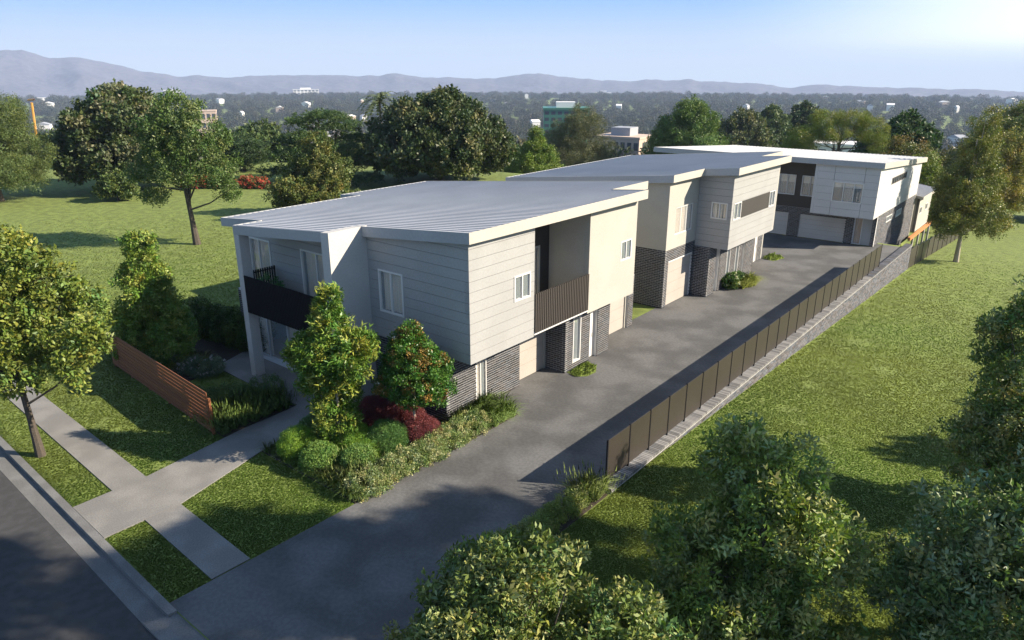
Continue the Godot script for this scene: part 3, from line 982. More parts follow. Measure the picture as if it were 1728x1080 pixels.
	CL.crownball = clump(420, 0.11, 0.085, 108, 0.9, 0.14)
	CL.lawn = tuft(12, 0.11, 0.8, 109)
	CL.fountain = tuft(70, 0.022, 0.85, 110, 0.25)
	CL.mound = tuft(60, 0.03, 1.1, 111)

# ------------------------------------------------------------------ build
func _ready() -> void:
	rng.seed = 20240
	lumps.seed = 5
	lumps.frequency = 0.5
	lumps.fractal_octaves = 3
	lawn_worn.seed = 31
	lawn_worn.frequency = 0.35
	var cam := Camera3D.new()
	cam.fov = 48.18
	cam.far = 20000.0
	cam.near = 0.1
	cam.position = CAM
	cam.rotation = Vector3(-0.335435, 0.680098, 0)
	add_child(cam)
	var env := Environment.new()
	env.background_mode = Environment.BG_SKY
	env.tonemap_mode = Environment.TONE_MAPPER_LINEAR
	env.tonemap_exposure = 2.3
	env.sdfgi_enabled = true
	env.ssao_enabled = true
	env.ssil_enabled = true
	env.fog_enabled = true
	env.fog_density = 0.00013
	env.fog_light_color = Color(0.72, 0.8, 0.93)
	var sky := Sky.new()
	var pm := PanoramaSkyMaterial.new()
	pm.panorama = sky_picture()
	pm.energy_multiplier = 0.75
	sky.sky_material = pm
	env.sky = sky
	var we := WorldEnvironment.new()
	we.environment = env
	add_child(we)
	var sun := DirectionalLight3D.new()
	sun.light_energy = 1.6
	sun.light_color = Color(1.0, 0.945, 0.86)
	sun.light_angular_distance = 0.5
	sun.shadow_enabled = true
	add_child(sun)
	sun.look_at_from_position(Vector3.ZERO, SUN)
	make_materials()
	paving()
	make_ground()
	house_front()
	house_mid()
	house_back()
	house_rear()
	fences()
	garden()
	park()
	city()
	grass()

func sky_picture() -> ImageTexture:
	var w := 1024
	var h := 512
	var im := Image.create(w, h, false, Image.FORMAT_RGBF)
	for j in h:
		var el := (0.5 - (j + 0.5) / h) * 180.0
		var c: Color
		var hor := Color(0.44, 0.5, 0.565)
		var low := Color(0.11, 0.3, 0.65)
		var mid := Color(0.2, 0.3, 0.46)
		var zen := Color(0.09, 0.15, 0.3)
		if el < 0.0: c = hor
		elif el < 8.0: c = hor.lerp(low, ss(-0.5, 8.0, el))
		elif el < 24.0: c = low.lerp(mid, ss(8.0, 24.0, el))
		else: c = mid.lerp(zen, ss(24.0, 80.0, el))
		im.fill_rect(Rect2i(0, j, w, 1), c)
		if el > 0.0 and el < 30.0:
			for i in w:
				var az := wrapf((i + 0.5) / w * 360.0, -180.0, 180.0)
				var g := ss(-26.0, 8.0, az) * (1.0 - ss(60.0, 130.0, az)) * (1.0 - ss(2.0, 22.0, el)) * ss(0.0, 2.2, el) * 0.85
				if g > 0.0: im.set_pixel(i, j, c.lerp(Color(1.0, 1.0, 0.98), g))
	return ImageTexture.create_from_image(im)

func paving() -> void:
	var o := prism("driveway", P2([[-15.1, -5.66], [-9.7, -5.66], [-9.75, -16.3], [-9.75, -56.8], [-11.5, -56.8], [-11.5, -55.45], [-24.0, -55.45], [-24.0, -47.1], [-16.9, -47.1], [-16.9, -18.7], [-14.8, -18.7], [-14.93, -11.1]]), "y", -0.25, 0.0, M.drive)
	struct(o)
	paved.append(P2([[-15.15, -5.0], [-9.62, -5.0], [-9.36, -16.3], [-9.36, -57.8], [-30.0, -57.8], [-30.0, -31.0], [-16.9, -31.0], [-16.9, -18.7], [-14.8, -18.7], [-14.93, -11.1]]))
	struct(prism("driveway_apron", P2([[-14.7, -5.655], [-9.5, -5.655], [-9.2, -4.98], [-15.0, -4.98]]), "y", -0.25, -0.06, M.kerb))
	var a := -60.0
	var k := kerb_off(a)
	struct(prism("kerb", P2([[a, -5.66 + k], [-15.0, -5.66], [-14.72, -5.66], [-14.72, -5.45], [-15.0, -5.45], [a, -5.45 + k]]), "y", -0.3, 0.012, M.kerb))
	struct(prism("kerb", P2([[-9.5, -5.66], [30, -5.66], [30, -5.45], [-9.5, -5.45]]), "y", -0.3, 0.012, M.kerb))
	struct(prism("gutter", P2([[a, -5.448 + k], [-15.0, -5.448], [30, -5.448], [30, -4.99], [-15, -4.99], [a, -4.99 + k]]), "y", -0.3, -0.115, M.kerb))
	struct(prism("road", P2([[a, -4.988 + k], [-15.0, -4.988], [30, -4.988], [30, 14], [a, 14]]), "y", -0.3, -0.12, M.road))
	drape("footpath", P2([[-45, -6.88 - 0.9], [-15.11, -6.75], [-15.08, -7.8], [-45, -7.95 - 0.75]]), 0.012, M.concrete)
	drape("front_path", P2([[-21.15, -5.85], [-18.93, -5.79], [-18.91, -7.96], [-19.78, -11.13], [-20.3, -14.8], [-20.3, -16.4], [-29.3, -16.4], [-28.9, -14.4], [-22.1, -14.2], [-21.56, -10.73], [-21.17, -8.0]]), 0.016, M.concrete)
	drape("garden_bed", P2([[-19.75, -11.16], [-14.96, -11.16], [-14.82, -18.68], [-16.3, -18.68], [-16.3, -16.45], [-20.0, -16.45], [-20.2, -14.8]]), 0.02, M.soil)
	drape("garden_bed", P2([[-21.65, -10.9], [-22.1, -14.1], [-25.4, -13.9], [-24.4, -10.95]]), 0.02, M.soil)
	drape("garden_bed", P2([[-27.3, -12.0], [-28.2, -14.0], [-29.3, -16.8], [-35.0, -16.5], [-34.0, -11.8]]), 0.02, M.soil)
	drape("garden_bed", P2([[-10.3, -9.5], [-9.5, -9.5], [-9.42, -16.2], [-9.75, -16.3]]), 0.02, M.soil)
	paved.append(rect(-31.0, -14.6, -47.5, -16.4))

func grass() -> void:
	# real blades on the lawns near the camera; the sheet's own grain takes over farther out
	# density falls off smoothly with distance, so no edge shows where the blades end
	var xf := []
	var cols := []
	var fwd := Vector2(-sin(0.680098), -cos(0.680098))
	var tone := FastNoiseLite.new()
	tone.seed = 9
	tone.frequency = 0.16
	for k in 1500000:
		var r := 6.5 * pow(78.0 / 6.5, rng.randf())
		if rng.randf() > pow(1.0 - ss(26.0, 78.0, r), 1.0) * clampf(r / 15.0, 0.25, 1.0): continue
		var p := fwd.rotated(rng.randf_range(-0.8, 0.8)) * r
		var x := p.x
		var z := p.y
		if not lawn_at(x, z): continue
		if lawn_worn.get_noise_2d(x, z) > 0.42 and rng.randf() < 0.6: continue
		var s := rng.randf_range(0.026, 0.046) * (1.0 + maxf(0.0, r - 22.0) * 0.016)
		xf.append(Transform3D(Basis(Vector3.UP, rng.randf() * TAU).scaled(V(s * 1.6, s * 0.62, s * 1.6)), V(x, G(x, z) - 0.02, z)))
		var q := rng.randf_range(0.75, 1.25) * (1.0 + 0.3 * tone.get_noise_2d(x, z))
		var y := tone.get_noise_2d(x * 0.5 + 90.0, z * 0.5)
		cols.append(Color((0.31 + 0.1 * y) * q, 0.41 * q, 0.08 * q))
	var o := scatter("lawn_grass", CL.lawn, xf, cols, M.grass, self)
	tag(o, "short green mown grass over the lawns", "grass")
	o.set_meta("kind", "stuff")
	print("grass ", xf.size())

func ball(label: String, x: float, z: float, w: float, h: float, tint: Color, kind := "fine", group := "clipped ball shrubs") -> void:
	tree("ball_shrub", label, {"at": V(x, 0, z), "category": "shrub", "blobs": [[0, h * 0.45, 0, w * 0.5, h * 0.55, w * 0.5]], "n": int(380 * w * w + 60), "size": 0.24, "kind": kind, "tint": tint * 1.5, "shell": 0.75, "gap": -2.0, "smooth": true, "crown": "foliage"}, group)

func cone(h0: float, h1: float, r0: float, r1: float, n: int, wob := 0.25) -> Array:
	var a := []
	for k in n:
		var f := (k + 0.5) / n
		var r := lerpf(r0, r1, f)
		var m := maxi(1, int(3.0 * r / maxf(r0, r1) + 0.5))
		for i in m:
			var an := TAU * i / m + k * 1.3
			var off := r * 0.45 if m > 1 else 0.0
			a.append([cos(an) * off + rng.randfn() * wob * r * 0.3, lerpf(h0, h1, f) + rng.randfn() * wob * 0.3, sin(an) * off + rng.randfn() * wob * r * 0.3, r * (0.68 if m > 1 else 0.9), (h1 - h0) / n * 0.95, r * (0.68 if m > 1 else 0.9)])
	return a
func dome(h0: float, h1: float, r: float, n: int, part := 0.5) -> Array:
	var a := []
	for k in n:
		var an := 2.39996 * k
		var f := sqrt((k + 0.5) / n)
		var x := cos(an) * r * f * 0.72
		var z := sin(an) * r * f * 0.72
		var top := lerpf(h1, lerpf(h0, h1, 0.45), f * f)
		var rr := r * part * rng.randf_range(0.75, 1.1)
		var low := lerpf(h0, h1, 0.12) if k % 3 == 1 else 0.0
		var y := top - rr * 0.75 if low == 0.0 else low + rr * 0.6
		a.append([x, y, z, rr, rr * 0.72, rr])
	return a

func garden() -> void:
	# street and garden trees
	tree("street_tree", "young street tree with bright green broad leaves on the verge beside the kerb", {"at": V(-25.22, 0, -6.43), "trunk": [2.3, 0.12], "leader": 6.6, "limbs": 22, "blobs": [[0, 3.9, 0, 2.2, 1.7, 2.2], [-0.5, 5.3, 0.3, 1.9, 1.6, 1.9], [1.2, 4.6, -1.0, 1.5, 1.4, 1.5], [0.4, 6.6, -0.3, 1.1, 1.2, 1.1], [-0.9, 7.1, 0.6, 0.9, 1.0, 0.9], [1.3, 5.9, -1.2, 0.7, 0.9, 0.7], [1.6, 3.3, -1.4, 1.0, 0.6, 1.0], [-1.6, 3.0, 1.0, 1.2, 0.8, 1.2]], "n": 620, "size": 0.62, "kind": "oval", "tint": Color(0.085, 0.105, 0.022), "tint2": Color(0.12, 0.14, 0.03), "gap": -0.16, "shell": 0.25})
	tree("garden_tree", "tall narrow tree with long yellow-green leaves in the front garden bed", {"at": V(-17.58, 0, -12.76), "trunk": [0.9, 0.06], "wood": "pale_bark", "leader": 5.0, "blobs": [[0, 1.4, 0.05, 0.7, 0.6, 0.7], [0.1, 2.1, 0.1, 0.85, 0.7, 0.85], [-0.2, 2.7, 0, 0.85, 0.8, 0.85], [0.25, 3.5, 0.1, 1.0, 0.75, 1.0], [-0.55, 3.7, 0.5, 0.6, 0.6, 0.6], [0, 4.5, 0, 0.62, 0.6, 0.62], [0, 5.3, 0, 0.4, 0.5, 0.4], [0.7, 3.9, -0.4, 0.5, 0.5, 0.5], [-0.9, 2.3, 0.5, 0.35, 0.3, 0.35]], "n": 720, "size": 0.46, "kind": "long", "tint": Color(0.06, 0.1, 0.018), "tint2": Color(0.15, 0.165, 0.03), "mix": 0.35, "gap": -0.25, "leafmat": "gloss_leaf", "shell": 0.4})
	tree("garden_tree", "small magnolia-like tree with glossy dark leaves, rusty tips and white flowers beside the brick corner", {"at": V(-16.38, 0, -14.93), "trunk": [1.4, 0.06], "wood": "pale_bark", "leader": 2.8, "limbs": 7, "blobs": [[0, 2.2, 0, 1.3, 0.6, 1.3], [0, 2.75, 0, 1.2, 0.7, 1.2], [0.05, 3.3, 0, 0.85, 0.65, 0.85], [0, 3.95, 0, 0.42, 0.4, 0.42]], "n": 760, "size": 0.34, "kind": "oval", "tint": Color(0.04, 0.085, 0.016), "tint2": Color(0.15, 0.095, 0.03), "mix": 0.15, "gap": -0.4, "leafmat": "gloss_leaf", "shell": 0.6, "flowers": 6, "flower_tint": Color(0.8, 0.78, 0.7), "flower_size": 0.13})
	tree("conical_tree", "dense cone-shaped dark green tree behind the timber slat fence", {"at": V(-30.5, 0, -12.95), "trunk": [0.8, 0.09], "leader": 3.4, "blobs": cone(0.8, 5.7, 1.85, 0.62, 7, 0.03), "n": 1250, "size": 0.46, "kind": "oval", "tint": Color(0.08, 0.12, 0.02), "tint2": Color(0.15, 0.17, 0.035), "gap": -0.5, "shell": 0.5})
	# clipped shrubs by the front path and wall
	ball("bright green clipped ball shrub at the path corner of the front bed", -18.5, -11.75, 1.25, 1.05, Color(0.07, 0.11, 0.015))
	ball("green clipped ball shrub behind the pale stem of the tall narrow tree", -17.45, -13.15, 1.25, 1.0, Color(0.07, 0.115, 0.017))
	ball("dark green clipped ball shrub in the middle of the front bed", -16.55, -13.85, 1.35, 1.05, Color(0.035, 0.065, 0.018))
	ball("smallest green clipped ball shrub squeezed between two larger ones", -16.6, -13.1, 0.75, 0.7, Color(0.06, 0.1, 0.016))
	ball("loose leafy green mound shrub in front of the corner ball shrub", -17.35, -11.75, 1.2, 0.85, Color(0.055, 0.085, 0.02), "small", "loose mound shrubs")
	ball("loose leafy green mound shrub at the foot of the smallest ball shrub", -16.3, -12.45, 1.1, 0.8, Color(0.06, 0.09, 0.025), "small", "loose mound shrubs")
	ball("grey-green mound shrub beside the front path below the tall tree", -19.3, -13.0, 1.0, 0.75, Color(0.05, 0.075, 0.03), "small", "loose mound shrubs")
	for q in [[-18.3, -14.8, 1.25, 1.1, "burgundy ball shrub nearest the white blade wall"], [-17.6, -15.2, 1.1, 1.0, "burgundy ball shrub second from the white blade wall"], [-16.95, -15.4, 0.95, 0.9, "burgundy ball shrub tucked behind the magnolia-like tree"], [-16.05, -14.95, 1.3, 0.95, "burgundy ball shrub nearest the brick corner, around the forked stem"], [-18.95, -14.3, 0.85, 0.75, "smallest burgundy ball shrub behind the tall narrow tree"]]:
		ball(q[4], q[0], q[1], q[2], q[3], Color(0.075, 0.018, 0.022), "fine", "burgundy ball shrubs")
	# low variegated hedge beside the driveway
	var hb := []
	for k in 10: hb.append([0.02 * k, 0.28, -3.4 + k * 0.57, 0.6, 0.42, 0.55])
	tree("low_hedge", "low cream-flecked hedge between the front bed and the driveway", {"at": V(-15.36, 0, -13.4), "category": "hedge", "blobs": hb, "n": 1050, "size": 0.26, "kind": "small", "tint": Color(0.1, 0.125, 0.045), "tint2": Color(0.24, 0.24, 0.12), "mix": 0.3, "gap": -0.5, "shell": 0.55, "crown": "foliage"})
	planting("ornamental_grass", "fine green ornamental grass edging the front bed beside the lawn", "grass", P2([[-19.7, -11.2], [-15.0, -11.2], [-15.1, -11.75], [-19.6, -11.75]]), 30.0, CL.mound, 0.35, 0.6, Color(0.075, 0.11, 0.02), M.grass)
	planting("ornamental_grass", "pale plumed fountain grass in the driveway corner of the front bed", "grass", P2([[-16.9, -11.4], [-15.05, -11.3], [-15.1, -12.6], [-16.6, -12.6]]), 9.0, CL.fountain, 0.6, 0.95, Color(0.1, 0.12, 0.04), M.grass)
	planting("ornamental_grass", "green strappy grass strip along the brick wall beside the driveway", "grass", P2([[-15.95, -16.3], [-14.9, -16.3], [-14.85, -18.6], [-16.2, -18.6]]), 26.0, CL.mound, 0.5, 0.85, Color(0.075, 0.115, 0.025), M.grass)
	planting("ornamental_grass", "tall plumed grass beside the front path and the end of the slat fence", "grass", P2([[-21.75, -11.0], [-22.15, -14.0], [-23.3, -13.9], [-23.1, -11.0]]), 17.0, CL.fountain, 0.7, 1.0, Color(0.07, 0.105, 0.025), M.grass)
	var gb := []
	for k in 6: gb.append([-0.25 * k, 0.4, -1.4 + k * 0.5, 0.6, 0.45, 0.5])
	tree("low_hedge", "grey-green low hedge behind the plumed grass near the slat fence", {"at": V(-23.6, 0, -12.6), "category": "hedge", "blobs": gb, "n": 420, "size": 0.28, "kind": "small", "tint": Color(0.06, 0.09, 0.035), "gap": -0.5, "crown": "foliage"})
	var hl := []
	for k in 7: hl.append([-1.9 + k * 0.65, 0.95, 0.5 - 0.12 * k, 0.75, 1.0, 0.75])
	tree("hedge", "dark leafy hedge against the far end of the house by the patio", {"at": V(-30.6, 0, -16.4), "category": "hedge", "blobs": hl, "n": 800, "size": 0.42, "kind": "oval", "tint": Color(0.03, 0.05, 0.012), "tint2": Color(0.06, 0.085, 0.02), "gap": -0.35, "crown": "foliage"})
	tree("flowering_shrub", "grey-green shrub covered in small white flowers beside the sunken lawn", {"at": V(-28.1, 0, -13.4), "category": "shrub", "blobs": [[-0.7, 0.35, 0.3, 0.7, 0.4, 0.5], [0, 0.35, 0, 0.7, 0.4, 0.5], [0.5, 0.35, -0.5, 0.5, 0.4, 0.5]], "n": 260, "size": 0.28, "kind": "small", "tint": Color(0.09, 0.11, 0.07), "gap": -0.6, "flowers": 120, "flower_tint": Color(0.6, 0.56, 0.6), "flower_size": 0.1, "crown": "foliage"})
	tree("flowering_shrub", "leafy shrub with scattered white flowers right behind the slat fence", {"at": V(-30.3, 0, -12.0), "category": "shrub", "blobs": [[-1.4, 0.5, 0.1, 0.8, 0.6, 0.45], [0, 0.5, 0, 0.9, 0.6, 0.45], [1.4, 0.45, 0, 0.8, 0.5, 0.45]], "n": 380, "size": 0.3, "kind": "small", "tint": Color(0.05, 0.085, 0.02), "gap": -0.6, "flowers": 60, "flower_tint": Color(0.65, 0.64, 0.55), "flower_size": 0.11, "crown": "foliage"})
	planting("ornamental_grass", "yellow-green grass clump under the cone-shaped tree", "grass", P2([[-29.6, -12.7], [-28.6, -13.1], [-28.9, -14.2], [-30.0, -13.9]]), 12.0, CL.mound, 0.7, 0.95, Color(0.12, 0.13, 0.03), M.grass)
	# beside the driveway
	planting("ornamental_grass", "plumed grass at the near end of the panel fence", "grass", P2([[-10.1, -15.4], [-9.55, -15.3], [-9.5, -16.3], [-9.9, -16.35]]), 22.0, CL.fountain, 0.7, 1.0, Color(0.085, 0.11, 0.03), M.grass)
	var vb := []
	for k in 8: vb.append([-0.02 * k, 0.26, -2.4 + k * 0.62, 0.45, 0.34, 0.5])
	tree("low_hedge", "low yellow-green hedge strip between the lawn and the driveway mouth", {"at": V(-9.85, 0, -12.8), "category": "hedge", "blobs": vb, "n": 620, "size": 0.24, "kind": "small", "tint": Color(0.11, 0.13, 0.03), "tint2": Color(0.16, 0.17, 0.06), "gap": -0.5, "crown": "foliage"})
	planting("grass_patch", "half-round patch of bright grass at the first townhouse door", "grass", P2([[-15.62, -23.0], [-15.1, -22.85], [-14.75, -23.2], [-14.7, -23.8], [-15.0, -24.3], [-15.62, -24.5]]), 160.0, CL.lawn, 0.1, 0.17, Color(0.14, 0.19, 0.035), M.grass)
	planting("grass_patch", "bright green tuft of grass past the middle townhouse", "grass", P2([[-16.4, -47.3], [-15.6, -47.0], [-15.3, -48.2], [-16.3, -49.0]]), 70.0, CL.lawn, 0.15, 0.3, Color(0.14, 0.19, 0.035), M.grass)
	tree("flowering_shrub", "small dark shrub with white flowers at the middle townhouse wall", {"at": V(-15.3, 0, -39.6), "category": "shrub", "blobs": [[0, 0.45, 0.4, 0.45, 0.5, 0.6], [0, 0.45, -0.5, 0.45, 0.5, 0.6]], "n": 150, "size": 0.32, "kind": "oval", "tint": Color(0.04, 0.075, 0.015), "gap": -0.6, "flowers": 14, "flower_tint": Color(0.8, 0.8, 0.6), "flower_size": 0.2, "crown": "foliage"})
	planting("ornamental_grass", "yellow-green grass mound on the driveway beside the white-flowered shrub", "grass", P2([[-15.3, -39.2], [-14.5, -39.4], [-14.3, -40.8], [-15.2, -41.6]]), 22.0, CL.mound, 0.6, 0.85, Color(0.13, 0.15, 0.025), M.grass)
	tree("potted_fern", "green feathery fern standing on the front balcony", {"at": V(-25.2, 2.82, -15.6), "fixed": true, "category": "plant", "blobs": [[0, 0.75, 0, 0.5, 0.5, 0.35], [0.5, 0.6, 0, 0.35, 0.4, 0.3]], "n": 40, "size": 0.4, "kind": "long", "tint": Color(0.03, 0.09, 0.03), "gap": -2.0, "crown": "fronds"})
	for q in [[[-15.64, -23.0], [-15.1, -22.85], [-14.75, -23.2], [-14.7, -23.8], [-15.0, -24.3], [-15.64, -24.6]], [[-16.45, -47.2], [-15.6, -47.0], [-15.3, -48.2], [-16.35, -49.1]]]:
		struct(prism("turf", P2(q), "y", 0.0005, 0.012, M.lawn))
	# foreground trees
	var fb := [[0, 4.7, 0, 0.8, 0.9, 0.8], [-0.9, 4.3, -0.5, 0.8, 0.9, 0.8], [0.8, 4.1, 0.3, 0.7, 0.9, 0.7], [0, 3.4, 0, 1.5, 0.9, 1.5], [-0.8, 2.5, 0.5, 1.5, 0.9, 1.5], [0.7, 2.3, -0.4, 1.4, 0.9, 1.4], [-0.3, 1.5, 0.9, 1.7, 0.9, 1.5], [0.9, 1.3, 0.2, 1.3, 0.8, 1.3], [-1.4, 1.5, -0.3, 1.0, 0.8, 1.0]]
	tree("lawn_tree", "leafy tree standing on the lawn in the bottom middle, below the fence", {"at": V(-3.6, 0, -12.7), "trunk": [0.9, 0.11], "leader": 4.2, "limbs": 18, "blobs": fb, "n": 1150, "size": 0.46, "kind": "star", "tint": Color(0.1, 0.13, 0.03), "mix": 0.42, "tint2": Color(0.17, 0.19, 0.075), "gap": -0.18, "shell": 0.45}, "trees in the foreground")
	tree("lawn_tree", "broad leafy tree at the bottom edge below the driveway mouth", {"at": V(-6.2, 0, -7.9), "trunk": [0.8, 0.11], "leader": 3.4, "limbs": 16, "blobs": [[0.3, 3.6, -0.4, 1.0, 0.8, 1.0], [-0.7, 3.2, 0.2, 1.2, 0.8, 1.2], [1.0, 2.8, -0.9, 1.1, 0.8, 1.1], [0, 2.3, 0, 1.9, 0.9, 1.9], [-1.4, 1.9, 0.8, 1.2, 0.8, 1.2], [1.3, 1.7, -1.2, 1.3, 0.8, 1.3]], "n": 1150, "size": 0.44, "kind": "star", "tint": Color(0.08, 0.1, 0.028), "mix": 0.42, "tint2": Color(0.15, 0.165, 0.06), "gap": -0.2, "shell": 0.45}, "trees in the foreground")
	tree("lawn_tree", "large leafy tree in the bottom right corner of the lawn", {"at": V(0.5, 0, -14.6), "trunk": [0.9, 0.12], "leader": 4.6, "limbs": 18, "blobs": [[0.2, 4.9, -0.2, 0.9, 0.9, 0.9], [-0.6, 4.1, 0.3, 1.2, 0.9, 1.2], [0.8, 4.0, -0.5, 1.2, 1.0, 1.2], [0, 3.1, 0, 1.8, 1.0, 1.8], [-0.9, 2.2, 0.5, 1.5, 0.9, 1.5], [0.8, 2.0, -0.6, 1.6, 0.9, 1.6], [0, 1.2, 0, 1.7, 0.8, 1.7]], "n": 1200, "size": 0.46, "kind": "star", "tint": Color(0.08, 0.11, 0.04), "mix": 0.42, "tint2": Color(0.16, 0.18, 0.09), "gap": -0.18, "shell": 0.45}, "trees in the foreground")
	tree("lawn_tree", "leafy tree cut by the right edge of the picture halfway up the lawn", {"at": V(-0.15, 0, -22.8), "trunk": [0.9, 0.12], "leader": 4.8, "limbs": 16, "blobs": [[-0.3, 6.6, 0, 0.7, 0.8, 0.7], [-0.3, 5.6, 0, 1.15, 0.95, 1.15], [-0.4, 4.3, 0.2, 1.1, 0.9, 1.1], [0.8, 3.9, -0.4, 1.2, 1.0, 1.2], [0, 3.0, 0, 1.5, 1.0, 1.5], [-0.6, 2.0, 0.4, 1.4, 0.9, 1.4], [0.8, 1.6, -0.5, 1.4, 0.9, 1.4]], "n": 1000, "size": 0.48, "kind": "star", "tint": Color(0.075, 0.105, 0.028), "mix": 0.42, "tint2": Color(0.16, 0.17, 0.07), "gap": -0.18, "shell": 0.45}, "trees in the foreground")

func park() -> void:
	tree("park_tree", "lone park tree with open forked branches and a bare trunk on the lawn", {"at": V(-50.2, 0, -25.4), "trunk": [3.0, 0.22], "leader": 8.5, "limbs": 26, "blobs": [[0, 9.4, 0, 1.6, 1.3, 1.6], [-1.0, 8.0, 0.8, 1.8, 1.3, 1.8], [1.2, 7.8, -0.9, 1.8, 1.3, 1.8], [0, 6.6, 0, 2.4, 1.2, 2.4], [-2.0, 5.4, 1.6, 1.5, 1.0, 1.5], [2.0, 5.3, -1.5, 1.6, 1.0, 1.6], [0.6, 5.4, 0.8, 1.6, 0.9, 1.6], [2.2, 4.0, -1.7, 1.1, 0.6, 1.1], [-1.9, 3.6, 1.4, 1.1, 0.5, 1.1]], "n": 640, "size": 0.85, "kind": "small", "tint": Color(0.05, 0.075, 0.02), "tint2": Color(0.085, 0.11, 0.04), "gap": -0.12, "shell": 0.3})
	tree("broad_tree", "huge dark broad-leaved tree with foliage almost to the ground at the left", {"at": V(-80.5, 0, -34.5), "trunk": [2.2, 0.45], "leader": 7.0, "blobs": dome(0.8, 10.7, 6.6, 22, 0.36), "n": 2100, "size": 1.25, "kind": "far", "tint": Color(0.04, 0.052, 0.02), "tint2": Color(0.085, 0.085, 0.045), "gap": -0.2, "shell": 0.6})
	tree("feathery_tree", "fine-leaved olive green tree cut by the left edge behind the lawn", {"at": V(-82.5, 0, -22.8), "trunk": [2.0, 0.3], "leader": 7.0, "blobs": dome(0.5, 10.5, 6.0, 22, 0.36), "n": 2000, "size": 1.1, "kind": "fine", "tint": Color(0.06, 0.075, 0.025), "gap": -0.2, "shell": 0.5})
	tree("bush", "small rounded bush in front of the huge dark tree", {"at": V(-74.0, 0, -30.2), "category": "shrub", "trunk": [0.8, 0.12], "blobs": dome(0.3, 3.0, 1.9, 7, 0.45), "n": 220, "size": 0.8, "kind": "far", "tint": Color(0.05, 0.065, 0.02), "gap": -0.3})
	var pads := []
	for k in 17:
		var an := k * 2.4
		var f := k / 16.0
		pads.append([cos(an) * 4.8 * (1.15 - f * 0.75), 0.9 + f * 6.6, sin(an) * 4.8 * (1.15 - f * 0.75), 2.9 - f * 0.8, 0.5, 2.9 - f * 0.8])
	tree("cedar_tree", "spreading cedar with flat dark tiers of foliage", {"at": V(-68.5, 0, -51.0), "trunk": [2.0, 0.35], "leader": 5.6, "limbs": 17, "blobs": pads, "n": 1100, "size": 1.0, "kind": "pad", "tint": Color(0.03, 0.05, 0.018), "tint2": Color(0.055, 0.085, 0.022), "gap": -0.4, "shell": 0.2})
	tree("cedar_tree", "smaller dark cedar left of the spreading one", {"at": V(-84.0, 0, -50.0), "trunk": [1.6, 0.25], "leader": 3.8, "blobs": [[0, 3.6, 0, 3.0, 0.7, 3.0], [2.0, 2.4, 0, 2.6, 0.7, 2.6], [-2.0, 2.0, 0.5, 2.6, 0.7, 2.6], [0, 1.2, 0, 3.4, 0.7, 3.4]], "n": 500, "size": 1.0, "kind": "pad", "tint": Color(0.028, 0.045, 0.018), "gap": -0.4, "shell": 0.3})
	tree("broad_tree", "widest dark green dome-shaped tree above the first roof", {"at": V(-58.0, 0, -58.5), "trunk": [1.6, 0.5], "leader": 6.5, "blobs": dome(0.6, 10.1, 9.6, 34, 0.27), "n": 3000, "size": 1.2, "kind": "far", "tint": Color(0.032, 0.042, 0.016), "tint2": Color(0.075, 0.078, 0.035), "gap": -0.2, "shell": 0.6})
	tree("leafy_tree", "loose olive leaved tree right behind the first roof", {"at": V(-52.5, 0, -38.0), "trunk": [1.6, 0.2], "leader": 5.0, "blobs": cone(0.8, 6.6, 4.6, 0.9, 5, 0.5), "n": 1000, "size": 0.8, "kind": "oval", "tint": Color(0.055, 0.066, 0.018), "tint2": Color(0.11, 0.11, 0.035), "gap": -0.16, "shell": 0.4})
	palm("tall palm with arching grey-green fronds behind the dome-shaped tree", V(-84.6, 0, -73.5), 11.0, 4.0)
	tree("leafy_tree", "yellow-green pointed tree between the dome-shaped tree and the second roof", {"at": V(-60.0, 0, -79.5), "trunk": [1.5, 0.2], "blobs": cone(0.4, 6.2, 4.4, 0.6, 5, 0.4), "n": 900, "size": 1.0, "kind": "small", "tint": Color(0.085, 0.11, 0.02), "gap": -0.18, "shell": 0.45})
	tree("leafy_tree", "dull olive brown tree beside the yellow-green one", {"at": V(-73.0, 0, -109.0), "trunk": [2, 0.3], "blobs": dome(2.0, 13.5, 6.6, 20, 0.4), "n": 1200, "size": 1.3, "kind": "fine", "tint": Color(0.06, 0.06, 0.03), "gap": -0.2})
	tree("leafy_tree", "dense mid green tree above the second roof", {"at": V(-56.0, 0, -116.5), "trunk": [2, 0.3], "blobs": dome(1.0, 14.5, 7.0, 24, 0.36), "n": 1700, "size": 1.3, "kind": "small", "tint": Color(0.06, 0.088, 0.022), "tint2": Color(0.085, 0.12, 0.03), "gap": -0.2})
	tree("leafy_tree", "low bright green tree at the foot of the dense mid green one", {"at": V(-44.5, 0, -98.0), "trunk": [1, 0.2], "blobs": dome(0.4, 7.0, 4.4, 14, 0.4), "n": 700, "size": 1.0, "kind": "small", "tint": Color(0.075, 0.105, 0.03), "gap": -0.25})
	tree("bush", "small round green bush peeking over the second roof", {"at": V(-50.0, 0, -89.0), "category": "shrub", "blobs": dome(0.2, 2.9, 2.6, 8, 0.45), "n": 320, "size": 0.8, "kind": "small", "tint": Color(0.06, 0.09, 0.02), "gap": -0.3, "crown": "foliage"})
	tree("leafy_tree", "brownish green tree behind the low buildings", {"at": V(-62.9, 0, -157.9), "trunk": [2, 0.3], "blobs": dome(2.0, 17.0, 8.5, 22, 0.38), "n": 1200, "size": 1.6, "kind": "far", "tint": Color(0.06, 0.062, 0.028), "gap": -0.2})
	tree("leafy_tree", "tall grey-green tree with pale limbs behind the low buildings", {"at": V(-64.8, 0, -178.6), "trunk": [5, 0.35], "wood": "pale_bark", "leader": 16.0, "blobs": dome(5.0, 19.5, 6.4, 20, 0.38), "n": 900, "size": 1.6, "kind": "far", "tint": Color(0.05, 0.065, 0.03), "gap": -0.1})
